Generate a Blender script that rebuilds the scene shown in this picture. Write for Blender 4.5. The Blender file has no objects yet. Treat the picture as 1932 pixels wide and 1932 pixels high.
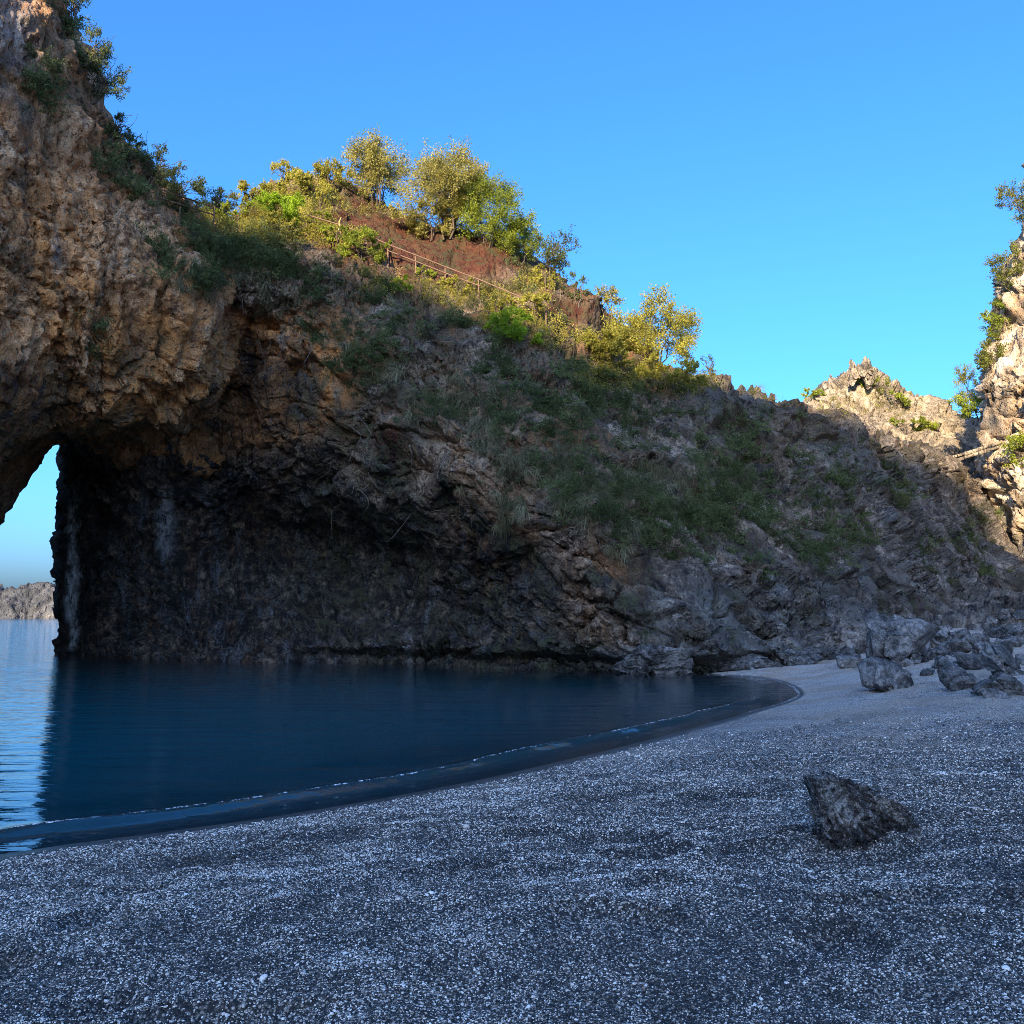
import bpy, math, random
import numpy as np
from mathutils import Vector

random.seed(11)
rng = np.random.default_rng(11)
scene = bpy.context.scene
COL = scene.collection

# ------------------------------------------------------------------ camera
EYE = 2.6                      # metres above the sea
FOC, CEN, HORIZ = 1711.0, 966.0, 1158.0
PITCH = math.atan((HORIZ - CEN) / FOC)
cam = bpy.data.cameras.new('camera')
cam.sensor_fit = 'HORIZONTAL'
cam.angle = 2 * math.atan(CEN / FOC)
cam.clip_start, cam.clip_end = 0.1, 9000
cam_ob = bpy.data.objects.new('camera', cam)
COL.objects.link(cam_ob)
cam_ob.location = (0, 0, EYE)
cam_ob.rotation_euler = (math.pi / 2 + PITCH, 0, 0)
scene.camera = cam_ob

# ------------------------------------------------------------------ light
SUN_EL = math.radians(20)
SUN_H = Vector((-0.32, -0.947)).normalized()      # horizontal direction towards the sun
SUN = Vector((SUN_H.x * math.cos(SUN_EL), SUN_H.y * math.cos(SUN_EL), math.sin(SUN_EL)))
world = bpy.data.worlds.new('World')
scene.world = world
world.use_nodes = True
wn = world.node_tree
wn.nodes.clear()
sky = wn.nodes.new('ShaderNodeTexSky')
sky.sky_type = 'NISHITA'
sky.sun_disc = False
sky.sun_elevation = SUN_EL
sky.sun_rotation = math.atan2(SUN_H.x, SUN_H.y)
sky.altitude = 0
sky.air_density = 1.0
sky.dust_density = 2.8
sky.ozone_density = 10.0
hsv = wn.nodes.new('ShaderNodeHueSaturation')
hsv.inputs['Saturation'].default_value = 1.04
hsv.inputs['Hue'].default_value = 0.498
bg = wn.nodes.new('ShaderNodeBackground')
bg.inputs['Strength'].default_value = 0.15
wo = wn.nodes.new('ShaderNodeOutputWorld')
wn.links.new(sky.outputs[0], hsv.inputs['Color'])
wn.links.new(hsv.outputs[0], bg.inputs['Color'])
wn.links.new(bg.outputs[0], wo.inputs['Surface'])
sun = bpy.data.lights.new('sun', 'SUN')
sun.energy = 5.0
sun.angle = math.radians(0.4)
sun.color = (1.0, 0.79, 0.50)
sun_ob = bpy.data.objects.new('sun', sun)
COL.objects.link(sun_ob)
sun_ob.rotation_euler = SUN.to_track_quat('Z', 'Y').to_euler()
scene.view_settings.view_transform = 'Standard'
scene.view_settings.look = 'None'
scene.view_settings.gamma = 1
scene.view_settings.use_curve_mapping = False
scene.view_settings.exposure = 1.56
scene.cycles.use_denoising = True
scene.cycles.filter_width = 0.85
scene.cycles.max_bounces = 5
scene.cycles.diffuse_bounces = 3
scene.cycles.glossy_bounces = 2
scene.cycles.denoising_prefilter = 'NONE'
scene.cycles.adaptive_threshold = 0.02
scene.cycles.transparent_max_bounces = 12
scene.cycles.volume_bounces = 1

# ------------------------------------------------------------------ picture <-> place
_cp, _sp = math.cos(PITCH), math.sin(PITCH)
def ray(u, v):
    a, b = (u - CEN) / FOC, (CEN - v) / FOC
    return np.array((a, _cp - b * _sp, _sp + b * _cp))
def P(u, v, D):
    r = ray(u, v)
    return np.array((0, 0, EYE)) + r * (D / r[1])
def ground(u, v, z=0.0):
    r = ray(u, v)
    return np.array((0, 0, EYE)) + r * ((z - EYE) / r[2])
def proj(p):
    p = np.asarray(p, float) - np.array((0, 0, EYE))
    f = p[..., 1] * _cp + p[..., 2] * _sp
    up = -p[..., 1] * _sp + p[..., 2] * _cp
    f = np.where(f < 0.05, 0.05, f)
    return CEN + FOC * p[..., 0] / f, CEN - FOC * up / f

# ------------------------------------------------------------------ noise
_G = rng.normal(size=(4096, 3)); _G /= np.linalg.norm(_G, axis=1)[:, None]
_R = rng.random((4096, 6))
from concurrent.futures import ThreadPoolExecutor
_POOL = ThreadPoolExecutor(4)
def _par(fn, p, step=24000):
    p = np.ascontiguousarray(p, np.float32)
    if len(p) <= step: return fn(p)
    out = list(_POOL.map(fn, [p[k:k + step] for k in range(0, len(p), step)]))
    if isinstance(out[0], tuple): return tuple(np.concatenate(o) for o in zip(*out))
    return np.concatenate(out)
_GX_, _GY_, _GZ_ = (np.ascontiguousarray(_G[:, k], np.float32) for k in range(3))
_RX, _RY, _RZ, _RV = (np.ascontiguousarray(_R[:, k], np.float32) for k in range(4))
def _split(p):
    i = [np.floor(p[:, k]) for k in range(3)]
    f = [p[:, k] - i[k] for k in range(3)]
    return [a.astype(np.int64) for a in i], f
def _noise(p):
    i, f = _split(p)
    w = [t * t * t * (t * (t * 6 - 15) + 10) for t in f]
    hx = [i[0] * 73856093, (i[0] + 1) * 73856093]; hy = [i[1] * 19349663, (i[1] + 1) * 19349663]; hz = [i[2] * 83492791, (i[2] + 1) * 83492791]
    out = np.zeros(len(p), np.float32)
    for dx in (0, 1):
        wx_ = w[0] if dx else 1 - w[0]
        for dy in (0, 1):
            wxy = wx_ * (w[1] if dy else 1 - w[1]); hxy = hx[dx] ^ hy[dy]
            for dz in (0, 1):
                h = (hxy ^ hz[dz]) & 4095
                out += wxy * (w[2] if dz else 1 - w[2]) * (_GX_[h] * (f[0] - dx) + _GY_[h] * (f[1] - dy) + _GZ_[h] * (f[2] - dz))
    return out * 1.5
def noise(p): return _par(_noise, p)
def fbm(p, o=4, g=0.5):
    a, s, out = 1.0, 1.0, 0
    for k in range(o):
        out = out + a * noise(p * s + 17.3 * k); a *= g; s *= 2.03
    return out
def ridged(p, o=4, g=0.5):
    a, s, out = 1.0, 1.0, 0
    for k in range(o):
        out = out + a * (0.5 - np.abs(noise(p * s + 31.7 * k)) * 1.6); a *= g; s *= 2.07
    return out
def _facet(p, tilt):
    i, f = _split(p)
    n = len(p)
    best = np.full(n, 1e9, np.float32); sec = best.copy(); val = np.zeros(n, np.float32)
    for dx in (-1, 0, 1):
        hx = (i[0] + dx) * 73856093
        for dy in (-1, 0, 1):
            hxy = hx ^ ((i[1] + dy) * 19349663)
            for dz in (-1, 0, 1):
                h = (hxy ^ ((i[2] + dz) * 83492791)) & 4095
                qx = f[0] - dx - _RX[h]; qy = f[1] - dy - _RY[h]; qz = f[2] - dz - _RZ[h]
                d = qx * qx + qy * qy + qz * qz
                m = d < best
                sec = np.where(m, best, np.minimum(sec, d))
                best = np.where(m, d, best)
                val = np.where(m, (qx * _GX_[h] + qy * _GY_[h] + qz * _GZ_[h]) * tilt + _RV[h] - 0.5, val)
    return val, np.sqrt(sec) - np.sqrt(best)
def facet(p, tilt=1.0):
    """angular broken-rock relief: every voronoi cell is a tilted plane"""
    return _par(lambda q: _facet(q, tilt), p)
def smooth(a, b, x):
    t = np.clip((x - a) / (b - a), 0, 1); return t * t * (3 - 2 * t)
def blob(u, v, cu, cv, ru, rv):
    return np.clip(1.0 - np.sqrt(((u - cu) / ru) ** 2 + ((v - cv) / rv) ** 2), 0, 1)

# ------------------------------------------------------------------ mesh helpers
def mesh(name, V, F, smooth_=True, attrs=None, mats=()):
    V = np.ascontiguousarray(V, np.float32); F = np.ascontiguousarray(F, np.int32)
    me = bpy.data.meshes.new(name)
    me.vertices.add(len(V)); me.vertices.foreach_set('co', V.ravel())
    k = F.shape[1]
    me.loops.add(F.size); me.loops.foreach_set('vertex_index', F.ravel())
    me.polygons.add(len(F)); me.polygons.foreach_set('loop_start', np.arange(len(F), dtype=np.int32) * k)
    if smooth_:
        me.polygons.foreach_set('use_smooth', np.ones(len(F), bool))
    for an, arr in (attrs or {}).items():
        arr = np.ascontiguousarray(arr, np.float32)
        if arr.ndim == 1:
            me.attributes.new(an, 'FLOAT', 'POINT').data.foreach_set('value', arr)
        else:
            c4 = np.ones((len(arr), 4), np.float32); c4[:, :3] = arr
            me.attributes.new(an, 'FLOAT_COLOR', 'POINT').data.foreach_set('color', c4.ravel())
    for m in mats: me.materials.append(m)
    me.update(calc_edges=True)
    return me
def link(name, me, parent=None, loc=None, **props):
    o = bpy.data.objects.new(name, me); COL.objects.link(o)
    if loc is not None: o.location = loc
    if parent is not None: o.parent = parent
    for k, v in props.items(): o[k] = v
    return o
def gridfaces(nr, nc, wrap_r=False):
    r = np.arange(nr if wrap_r else nr - 1); c = np.arange(nc - 1)
    R, C = np.meshgrid(r, c, indexing='ij')
    R2 = (R + 1) % nr
    return np.stack([R * nc + C, R * nc + C + 1, R2 * nc + C + 1, R2 * nc + C], -1).reshape(-1, 4)
def basis(n, ts, periodic=False):
    """Catmull-Rom weights of n knots at parameters ts (knot units)"""
    W = np.zeros((len(ts), n))
    for k, t in enumerate(ts):
        i = int(math.floor(t))
        if not periodic: i = min(max(i, 0), n - 2)
        f = t - i
        w = (-.5*f+f*f-.5*f**3, 1-2.5*f*f+1.5*f**3, .5*f+2*f*f-1.5*f**3, -.5*f*f+.5*f**3)
        for j, ww in zip((i-1, i, i+1, i+2), w):
            j = j % n if periodic else min(max(j, 0), n - 1)
            W[k, j] += ww
    return W
def params(ctrl, axis, n, periodic=False):
    """sample parameters spread by chord length seen in the picture"""
    uu, vv = proj(ctrl)
    d = np.sqrt(np.diff(uu, axis=axis) ** 2 + np.diff(vv, axis=axis) ** 2)
    d = np.clip(d, 4, 260).mean(axis=1 - axis)
    if periodic:
        d = np.append(d, d.mean())
    cum = np.concatenate([[0], np.cumsum(d)])
    s = np.linspace(0, cum[-1], n, endpoint=not periodic)
    return np.interp(s, cum, np.arange(len(cum)))
def surf_grid(cols, nr, nc, periodic_rows=False):
    """cols: list of columns, each a list of (u, v, depth); returns positions (nr,nc,3)"""
    ctrl = np.array([[P(*q) for q in c] for c in cols]).transpose(1, 0, 2)     # rows, cols
    Wr = basis(ctrl.shape[0], params(ctrl, 0, nr, periodic_rows), periodic_rows)
    Wc = basis(ctrl.shape[1], params(ctrl, 1, nc))
    return np.stack([Wr @ ctrl[:, :, k] @ Wc.T for k in range(3)], -1)
def grid_normals(S, wrap_r=False):
    if wrap_r:
        dr = np.roll(S, -1, 0) - np.roll(S, 1, 0)
    else:
        dr = np.gradient(S, axis=0)
    dc = np.gradient(S, axis=1)
    n = np.cross(dc, dr)
    l = np.linalg.norm(n, axis=2, keepdims=True)
    return n / np.maximum(l, 1e-9)
def crag(S, amp=1.0, wrap_r=False, flip=False, flute=None, coarse=1.0, dip=0.5, long_=4.2, thin=1.5, ampmap=None):
    """displace a grid into broken rock: swells, tilted beds, flutes, then teeth where the rock is rotten"""
    sh = S.shape
    sg = -1.0 if flip else 1.0
    N = grid_normals(S, wrap_r).reshape(-1, 3) * sg
    p = S.reshape(-1, 3)
    am = amp * (1.0 if ampmap is None else ampmap)
    warp = np.stack([noise(p / 3.1 + 5), noise(p / 3.1 + 55), noise(p / 3.1 + 105)], 1)
    warp2 = np.stack([noise(p / 0.8 + 5), noise(p / 0.8 + 55), noise(p / 0.8 + 105)], 1)
    q = p + warp * 1.0 + warp2 * 0.18
    c, s_ = math.cos(dip), math.sin(dip)
    bed = np.stack([q[:, 0] * c - q[:, 2] * s_, q[:, 1], q[:, 0] * s_ + q[:, 2] * c], 1)
    rot = smooth(-0.25, 0.45, noise(p / 4.5 + 70) + 0.3 * noise(p / 1.7 + 71))      # rotten against sound rock
    fl_ = 0.0 if flute is None else flute
    d = 1.0 * coarse * fbm(p / 7.0, 3) + 0.42 * ridged(q / 4.2, 3)
    f1, e1 = facet(bed / np.array((long_, long_ * 0.8, thin)), 1.1)
    d = d + (0.66 * f1 - 0.45 * (1 - smooth(0, 0.07, e1))) * (1 - 0.6 * np.minimum(fl_, 1))
    f3, e3 = facet(bed / np.array((long_ * 0.36, long_ * 0.3, thin * 0.40)) + 4, 1.1)
    d = d + (0.23 * f3 - 0.15 * (1 - smooth(0, 0.12, e3))) * (0.40 + 1.0 * rot) * (1 - 0.5 * fl_)
    if flute is not None:
        d = d + flute * (0.75 * ridged(q * np.array((1, 1, 0.15)) / 2.3 + 9, 3) + 0.30 * ridged(q * np.array((1, 1, 0.2)) / 0.7 + 19, 2))
    p = p + N * (d * am)[:, None]
    N2 = grid_normals(p.reshape(sh), wrap_r).reshape(-1, 3) * sg
    f2, e2 = facet(bed / np.array((0.75, 0.6, 0.3)) + 7, 1.2)
    q = p + warp2 * 0.2
    d2 = 0.085 * f2 - 0.05 * (1 - smooth(0, 0.2, e2)) + 0.10 * ridged(q / 0.75, 3) + 0.055 * ridged(q / 0.27 + 3, 2)
    p = p + N2 * (d2 * am * (0.45 + 1.35 * rot))[:, None]
    return p.reshape(sh), e1, e2

# ------------------------------------------------------------------ materials
class NT:
    def __init__(s, name):
        s.m = bpy.data.materials.new(name); s.m.use_nodes = True
        s.t = s.m.node_tree; s.t.nodes.clear()
        s.out = s.t.nodes.new('ShaderNodeOutputMaterial')
    def n(s, typ, **kw):
        nd = s.t.nodes.new('ShaderNode' + typ)
        for k, v in kw.items():
            if k[0] == '_': setattr(nd, k[1:], v)
            else:
                key = int(k[1:]) if k[0] == 'i' and k[1:].isdigit() else k.replace('__', ' ')
                s.set(nd.inputs[key], v)
        return nd
    def set(s, sock, v):
        if hasattr(v, 'is_output'): s.t.links.new(v, sock)
        elif isinstance(v, tuple) and len(v) == 3 and sock.type == 'RGBA': sock.default_value = (*v, 1)
        else: sock.default_value = v
    def math(s, op, a, b=0.0, clamp=False):
        nd = s.n('Math', _operation=op, _use_clamp=clamp); s.set(nd.inputs[0], a); s.set(nd.inputs[1], b); return nd.outputs[0]
    def mix(s, f, a, b, typ='MIX'):
        nd = s.t.nodes.new('ShaderNodeMix'); nd.data_type = 'RGBA'; nd.blend_type = typ
        s.set(nd.inputs[0], f); s.set(nd.inputs[6], a); s.set(nd.inputs[7], b); return nd.outputs[2]
    def pos(s, scale=(1, 1, 1), rot=(0, 0, 0)):
        g = s.n('NewGeometry')
        mp = s.n('Mapping', Scale=scale, Rotation=rot); s.t.links.new(g.outputs['Position'], mp.inputs['Vector'])
        return mp.outputs[0]
    def tex(s, vec, scale, detail=4, rough=0.55, dist=0.0):
        nd = s.n('TexNoise', Vector=vec, Scale=scale, Detail=detail, Roughness=rough, Distortion=dist); return nd.outputs[0]
    def ramp(s, f, stops):
        nd = s.t.nodes.new('ShaderNodeValToRGB'); e = nd.color_ramp.elements
        while len(e) < len(stops): e.new(0.5)
        for k, (p, c) in enumerate(stops):
            e[k].position = p; e[k].color = (*c, 1) if len(c) == 3 else c
        s.set(nd.inputs[0], f); return nd.outputs[0]
    def range(s, f, a, b, c=0.0, d=1.0):
        nd = s.n('MapRange'); 
        for k, v in enumerate((f, a, b, c, d)): s.set(nd.inputs[k], v)
        return nd.outputs[0]
    def attr(s, name, typ='GEOMETRY'):
        nd = s.n('Attribute', _attribute_name=name, _attribute_type=typ); return nd
    def finish(s, surf, vol=None):
        s.t.links.new(surf, s.out.inputs[0])
        if vol is not None: s.t.links.new(vol, s.out.inputs[1])
        return s.m

def rock_material(name, dark, mid, light, warm=(0.74, 0.31, 0.095), masks=True, fine=1.0, bump=1.25):
    t = NT(name)
    p = t.pos()
    big = t.tex(p, 0.33 * fine, 5, 0.62, 0.4)
    med = t.tex(p, 2.1 * fine, 4, 0.68)
    drip = t.tex(t.pos((1, 1, 0.16)), 1.3 * fine, 4, 0.65, 0.6)
    sm = t.tex(p, 9.0 * fine, 3, 0.7)
    f = t.math('ADD', t.math('MULTIPLY', big, 0.45), t.math('ADD', t.math('MULTIPLY', med, 0.4), t.math('MULTIPLY', sm, 0.22)))
    c = t.ramp(f, [(0.445, dark), (0.535, mid), (0.635, light)])
    if masks:
        m1 = t.attr('m1'); m2 = t.attr('m2')
        s1 = t.n('SeparateColor'); t.t.links.new(m1.outputs['Color'], s1.inputs[0])
        s2 = t.n('SeparateColor'); t.t.links.new(m2.outputs['Color'], s2.inputs[0])
        wn_ = t.math('MULTIPLY', s1.outputs[0], t.range(t.tex(t.pos((1, 1, 0.4)), 0.9, 4, 0.65, 0.8), 0.34, 0.55))
        wcol = t.ramp(med, [(0.3, tuple(x * 0.45 for x in warm)), (0.55, warm), (0.75, (warm[0]*1.25, warm[1]*1.45, warm[2]*1.9))])
        c = t.mix(wn_, c, wcol)
        gcol = t.ramp(med, [(0.30, (0.04, 0.038, 0.038)), (0.55, (0.19, 0.172, 0.163)), (0.72, (0.46, 0.42, 0.39))])
        c = t.mix(t.math('MULTIPLY', s1.outputs[1], t.range(big, 0.33, 0.52), True), c, gcol)
        scol = t.ramp(med, [(0.3, (0.045, 0.014, 0.009)), (0.7, (0.135, 0.040, 0.021))])
        c = t.mix(s1.outputs[2], c, scol)
        # dark weeping stains, then the recess shade painted into the rock colour
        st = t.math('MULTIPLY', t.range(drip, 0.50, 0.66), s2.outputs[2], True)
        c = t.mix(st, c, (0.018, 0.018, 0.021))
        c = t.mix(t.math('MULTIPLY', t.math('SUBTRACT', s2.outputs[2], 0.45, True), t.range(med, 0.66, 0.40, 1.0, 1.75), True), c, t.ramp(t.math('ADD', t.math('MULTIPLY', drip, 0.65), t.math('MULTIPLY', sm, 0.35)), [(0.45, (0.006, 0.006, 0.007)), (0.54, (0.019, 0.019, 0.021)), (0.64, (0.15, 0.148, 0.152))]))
        # lichen and moss
        c = t.mix(t.math('MULTIPLY', s2.outputs[1], t.range(med, 0.42, 0.6), True), c, (0.045, 0.050, 0.022))
        # calcite
        c = t.mix(t.math('MULTIPLY', s2.outputs[0], t.range(t.tex(t.pos((1, 1, 0.3)), 3.5, 5, 0.7), 0.38, 0.55), True), c, (0.62, 0.61, 0.60))
    else:
        st = t.math('MULTIPLY', t.range(drip, 0.52, 0.68), 0.5)
        c = t.mix(st, c, (0.03, 0.03, 0.033))
    vor = t.n('TexVoronoi', Vector=t.pos((1, 1, 0.7)), Scale=3.4 * fine, _feature='F1')
    pit = t.range(vor.outputs[0], 0.14, 0.36)
    if masks: c = t.mix(t.math('MULTIPLY', t.range(t.tex(t.pos((1, 1, 0.65)), 4.6, 3, 0.65, 0.7), 0.585, 0.66), t.range(big, 0.40, 0.56, 0.1, 0.85)), c, (0.022, 0.016, 0.013))
    h = t.math('ADD', t.math('MULTIPLY', med, 1.0), t.math('ADD', t.math('MULTIPLY', sm, 0.6), t.math('MULTIPLY', pit, 0.55)))
    b = t.n('Bump', Strength=1.0, Distance=0.16 / fine * bump, Height=h)
    bs = t.n('BsdfPrincipled', Base__Color=c, Roughness=0.88, Normal=b.outputs[0]); bs.inputs['Specular IOR Level'].default_value = 0.25
    return t.finish(bs.outputs[0])

M_CLIFF = rock_material('cliff_rock', (0.018, 0.014, 0.012), (0.150, 0.106, 0.077), (0.50, 0.385, 0.285))
M_ARCH = rock_material('arch_rock', (0.050, 0.028, 0.017), (0.44, 0.245, 0.130), (0.82, 0.54, 0.32))
M_PALE = rock_material('pale_rock', (0.30, 0.24, 0.17), (0.62, 0.52, 0.39), (0.85, 0.76, 0.61), warm=(0.52, 0.30, 0.13))
M_PEAK = rock_material('peak_rock', (0.10, 0.085, 0.07), (0.27, 0.22, 0.165), (0.45, 0.38, 0.29), masks=False, fine=0.7)
M_COAST = rock_material('coast_rock', (0.045, 0.048, 0.055), (0.085, 0.088, 0.098), (0.17, 0.16, 0.155), masks=False, fine=0.12)  # bluish dark tone stands in for the haze of distance
M_BOULDER = rock_material('boulder_rock', (0.030, 0.028, 0.027), (0.125, 0.115, 0.11), (0.33, 0.305, 0.29), masks=False, fine=2.2, bump=0.9)
M_FGROCK = rock_material('slab_rock', (0.014, 0.012, 0.011), (0.085, 0.073, 0.066), (0.50, 0.45, 0.41), masks=False, fine=9.0, bump=2.2)

def leaf_material(name, a, b, trans=0.45, var=1.0):
    t = NT(name)
    k = t.attr('tint').outputs['Fac']
    c = t.ramp(k, [(0.0, tuple(x * 0.55 for x in a)), (0.5, a), (1.0, b)])
    d = t.n('BsdfPrincipled', Base__Color=c, Roughness=0.6); d.inputs['Specular IOR Level'].default_value = 0.25
    tr = t.n('BsdfTranslucent', Color=t.mix(0.5, c, b))
    mx = t.n('MixShader', i0=trans); t.t.links.new(d.outputs[0], mx.inputs[1]); t.t.links.new(tr.outputs[0], mx.inputs[2])
    return t.finish(mx.outputs[0])
M_OLIVE = leaf_material('olive_leaf', (0.25, 0.235, 0.062), (0.50, 0.45, 0.14))
M_GREEN = leaf_material('green_leaf', (0.19, 0.235, 0.030), (0.42, 0.48, 0.06))
M_BRIGHT = leaf_material('bright_leaf', (0.20, 0.32, 0.02), (0.42, 0.58, 0.04))
M_DARK = leaf_material('dark_leaf', (0.085, 0.110, 0.038), (0.22, 0.26, 0.10))
M_HEATH = leaf_material('heath_leaf', (0.27, 0.255, 0.045), (0.52, 0.49, 0.10))
M_GRASS = leaf_material('dry_grass', (0.17, 0.155, 0.08), (0.46, 0.40, 0.24), 0.25)
M_PINE = leaf_material('pine_needle', (0.13, 0.145, 0.035), (0.30, 0.31, 0.07))
def plain(name, c, r=0.8, sc=30.0):
    t = NT(name)
    n_ = t.tex(t.pos(), sc, 5)
    cc = t.ramp(n_, [(0.3, tuple(x * 0.6 for x in c)), (0.7, tuple(min(1, x * 1.25) for x in c))])
    b = t.n('Bump', Strength=0.5, Distance=0.01, Height=n_)
    bs = t.n('BsdfPrincipled', Base__Color=cc, Roughness=r, Normal=b.outputs[0])
    return t.finish(bs.outputs[0])
M_BARK = plain('bark', (0.09, 0.065, 0.045))
M_WOOD = plain('weathered_wood', (0.17, 0.10, 0.068))
M_STALK = plain('dry_stalk', (0.50, 0.40, 0.14))
M_ROOT = plain('bare_root', (0.22, 0.185, 0.155))

# ================================================================== THE SETTING
# ------------------------------------------------------------------ main cliff
def col(u, rows, us=None):
    return [((us[k] if us else u), v, D) for k, (v, D) in enumerate(rows)]
A_COLS = [
 col(185, [(1300,76),(1222,76),(1150,76),(1000,76),(870,76),(800,76),(700,76),(640,76),(600,76),(560,78),(600,86)]),
 col(112, [(1290,62),(1232,62),(1130,62),(1040,62),(940,62),(840,62),(760,61),(680,61),(620,61),(570,63),(600,72)],
     us=[124,120,106,104,116,120,128,140,150,160,165]),
 col(155, [(1290,59),(1234,59.5),(1140,59.5),(1030,59.5),(920,59),(840,58),(760,57),(680,57),(620,57),(570,60),(600,70)]),
 col(235, [(1290,55),(1240,55.5),(1150,56),(1020,56.5),(900,56),(820,54),(740,53),(660,53),(600,53),(550,56),(570,66)]),
 col(335, [(1295,51),(1245,52),(1150,53.5),(1010,55),(890,54),(800,51.5),(720,50),(640,49.5),(540,49.5),(440,51.5),(450,62)]),
 col(450, [(1295,50),(1249,51),(1155,55),(1010,57.5),(890,55),(790,52),(700,50.8),(620,49.8),(530,47),(418,50.5),(432,62)]),
 col(560, [(1300,48),(1251,49.5),(1160,54),(1030,56.5),(900,51.6),(790,48.8),(690,47.6),(600,47.6),(500,48.2),(342,56.5),(352,68)]),
 col(680, [(1300,46),(1257,47.5),(1170,52.5),(1050,54.5),(930,47.6),(810,45.6),(700,46.2),(600,47.6),(470,51.5),(374,58.5),(390,70)]),
 col(800, [(1305,44),(1261,45),(1175,50),(1075,51.5),(955,45.2),(835,43.6),(730,44.7),(630,46.6),(505,51.5),(428,58),(444,70)]),
 col(920, [(1310,41.8),(1264,43),(1185,46.4),(1090,47.6),(985,43.2),(860,42.2),(760,44),(660,46.5),(545,51.6),(450,58),(474,69)]),
 col(1040,[(1315,40.3),(1267,41.4),(1190,42.4),(1100,42.6),(1000,41.8),(900,42.2),(805,44.2),(720,46.6),(600,51.8),(515,57),(540,68)]),
 col(1150,[(1320,39.4),(1270,40.2),(1200,40.3),(1120,40.5),(1020,41.4),(930,42.9),(850,44.9),(775,47.3),(670,52.2),(628,56),(655,67)]),
 col(1290,[(1320,38.3),(1272,39),(1215,39.6),(1145,40.6),(1060,42.3),(975,44.3),(895,46.7),(825,49.2),(745,54),(700,57),(718,68)]),
 col(1420,[(1310,40),(1263,41.2),(1215,41.8),(1150,42.9),(1075,44.9),(1000,47.3),(930,49.8),(870,52.2),(795,56.3),(742,59),(765,71)]),
 col(1530,[(1300,42),(1250,43.2),(1205,44),(1145,45.5),(1080,47.9),(1015,50.6),(950,53.6),(895,56.4),(825,60.5),(776,63),(795,75)]),
 col(1620,[(1290,45),(1236,46.5),(1190,47.8),(1140,49.5),(1080,52.2),(1025,55.2),(970,58.3),(925,61),(860,65.5),(806,68),(820,81)]),
 col(1710,[(1270,45),(1226,46.5),(1185,50.5),(1140,54.5),(1085,58),(1035,61.2),(985,64.5),(945,67.2),(890,71.5),(842,74),(855,87)]),
 col(1790,[(1270,44),(1228,45.5),(1180,52),(1135,59),(1085,65),(1040,69),(1000,72),(962,75),(915,79.4),(876,82),(888,95)]),
 col(1870,[(1270,43),(1230,44.5),(1175,53),(1125,64),(1080,71),(1040,76),(1008,79.5),(980,82),(950,86),(900,90),(910,103)]),
 col(2000,[(1270,42.5),(1232,44),(1172,55),(1120,68),(1080,77),(1042,83),(1010,87),(980,91),(955,94),(905,97),(915,110)]),
]
S = surf_grid(A_COLS, 360, 700)
uu, vv = proj(S)
flute = (blob(uu, vv, 400, 1060, 480, 360) * 1.9).clip(0, 1.35).reshape(-1)
am = (1 - 0.42 * smooth(210, 130, uu)) * (1 - 0.6 * np.clip(2 * np.maximum(blob(uu, vv, 720, 425, 200, 85), blob(uu, vv, 880, 500, 230, 80)), 0, 1))
am = am.reshape(-1)
SA, e1, e2 = crag(S, 1.0, flute=flute, flip=False, dip=0.45, ampmap=am)
PA = SA.reshape(-1, 3)
u_, v_ = proj(PA)
PA[:, 1] += (1.7 + 0.5 * noise(PA / 1.7)) * smooth(0.95 + 0.35 * noise(PA * np.array((1, 1, 0)) / 1.3 + 5), 0.35, PA[:, 2]) * smooth(480, 640, u_) * smooth(1560, 1480, u_)
u_, v_ = proj(PA)
nz = fbm(PA / 2.2 + 40, 4)
nz2 = fbm(PA / 0.8 + 80, 3)
warm = (0.9 * smooth(0.0, 0.35, blob(u_, v_, 470, 720, 210, 160)) * 0.8
        + 0.6 * blob(u_, v_, 900, 890, 330, 150) + 0.9 * blob(u_, v_, 960, 1060, 260, 150)
        + 1.2 * blob(u_, v_, 1140, 1130, 90, 130) + 0.9 * blob(u_, v_, 620, 660, 130, 130)
        + 0.9 * blob(u_, v_, 1430, 1080, 120, 60) + 0.12 + 0.6 * nz).clip(0, 1)
grey = (1.5 * blob(u_, v_, 1450, 1150, 330, 150) + 1.2 * blob(u_, v_, 1780, 1050, 260, 250)
        + 1.0 * blob(u_, v_, 1380, 760, 140, 90) + 0.9 * blob(u_, v_, 1640, 860, 200, 130)
        + 1.3 * smooth(1205, 1245, v_) * smooth(900, 1200, u_) + 0.5 * nz).clip(0, 1)
warm = warm * (1 - 0.85 * grey) * (1 - 0.6 * smooth(480, 640, u_) * smooth(760, 900, v_))
soil = (2.8 * blob(u_, v_, 720, 425, 190, 80) + 2.2 * blob(u_, v_, 860, 490, 190, 66) + 1.6 * blob(u_, v_, 1070, 585, 90, 40)
        + 1.2 * blob(u_, v_, 905, 830, 40, 40) + 1.5 * blob(u_, v_, 730, 830, 50, 50) + 0.5 * nz - 0.1).clip(0, 1)
white = (1.0 * smooth(13, 4, np.abs(u_ - (136 + 10 * nz)) - 5 * nz2) * smooth(900, 980, v_) * (1 - smooth(1215, 1232, v_))
         + 0.55 * blob(u_, v_, 312, 990, 26, 85) + 0.4 * blob(u_, v_, 300, 845, 40, 60)
         + 0.4 * blob(u_, v_, 770, 1220, 14, 40)).clip(0, 1)
green = (0.35 + 0.9 * nz + 0.5 * smooth(1000, 700, v_)).clip(0, 1) * smooth(450, 650, u_)
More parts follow.
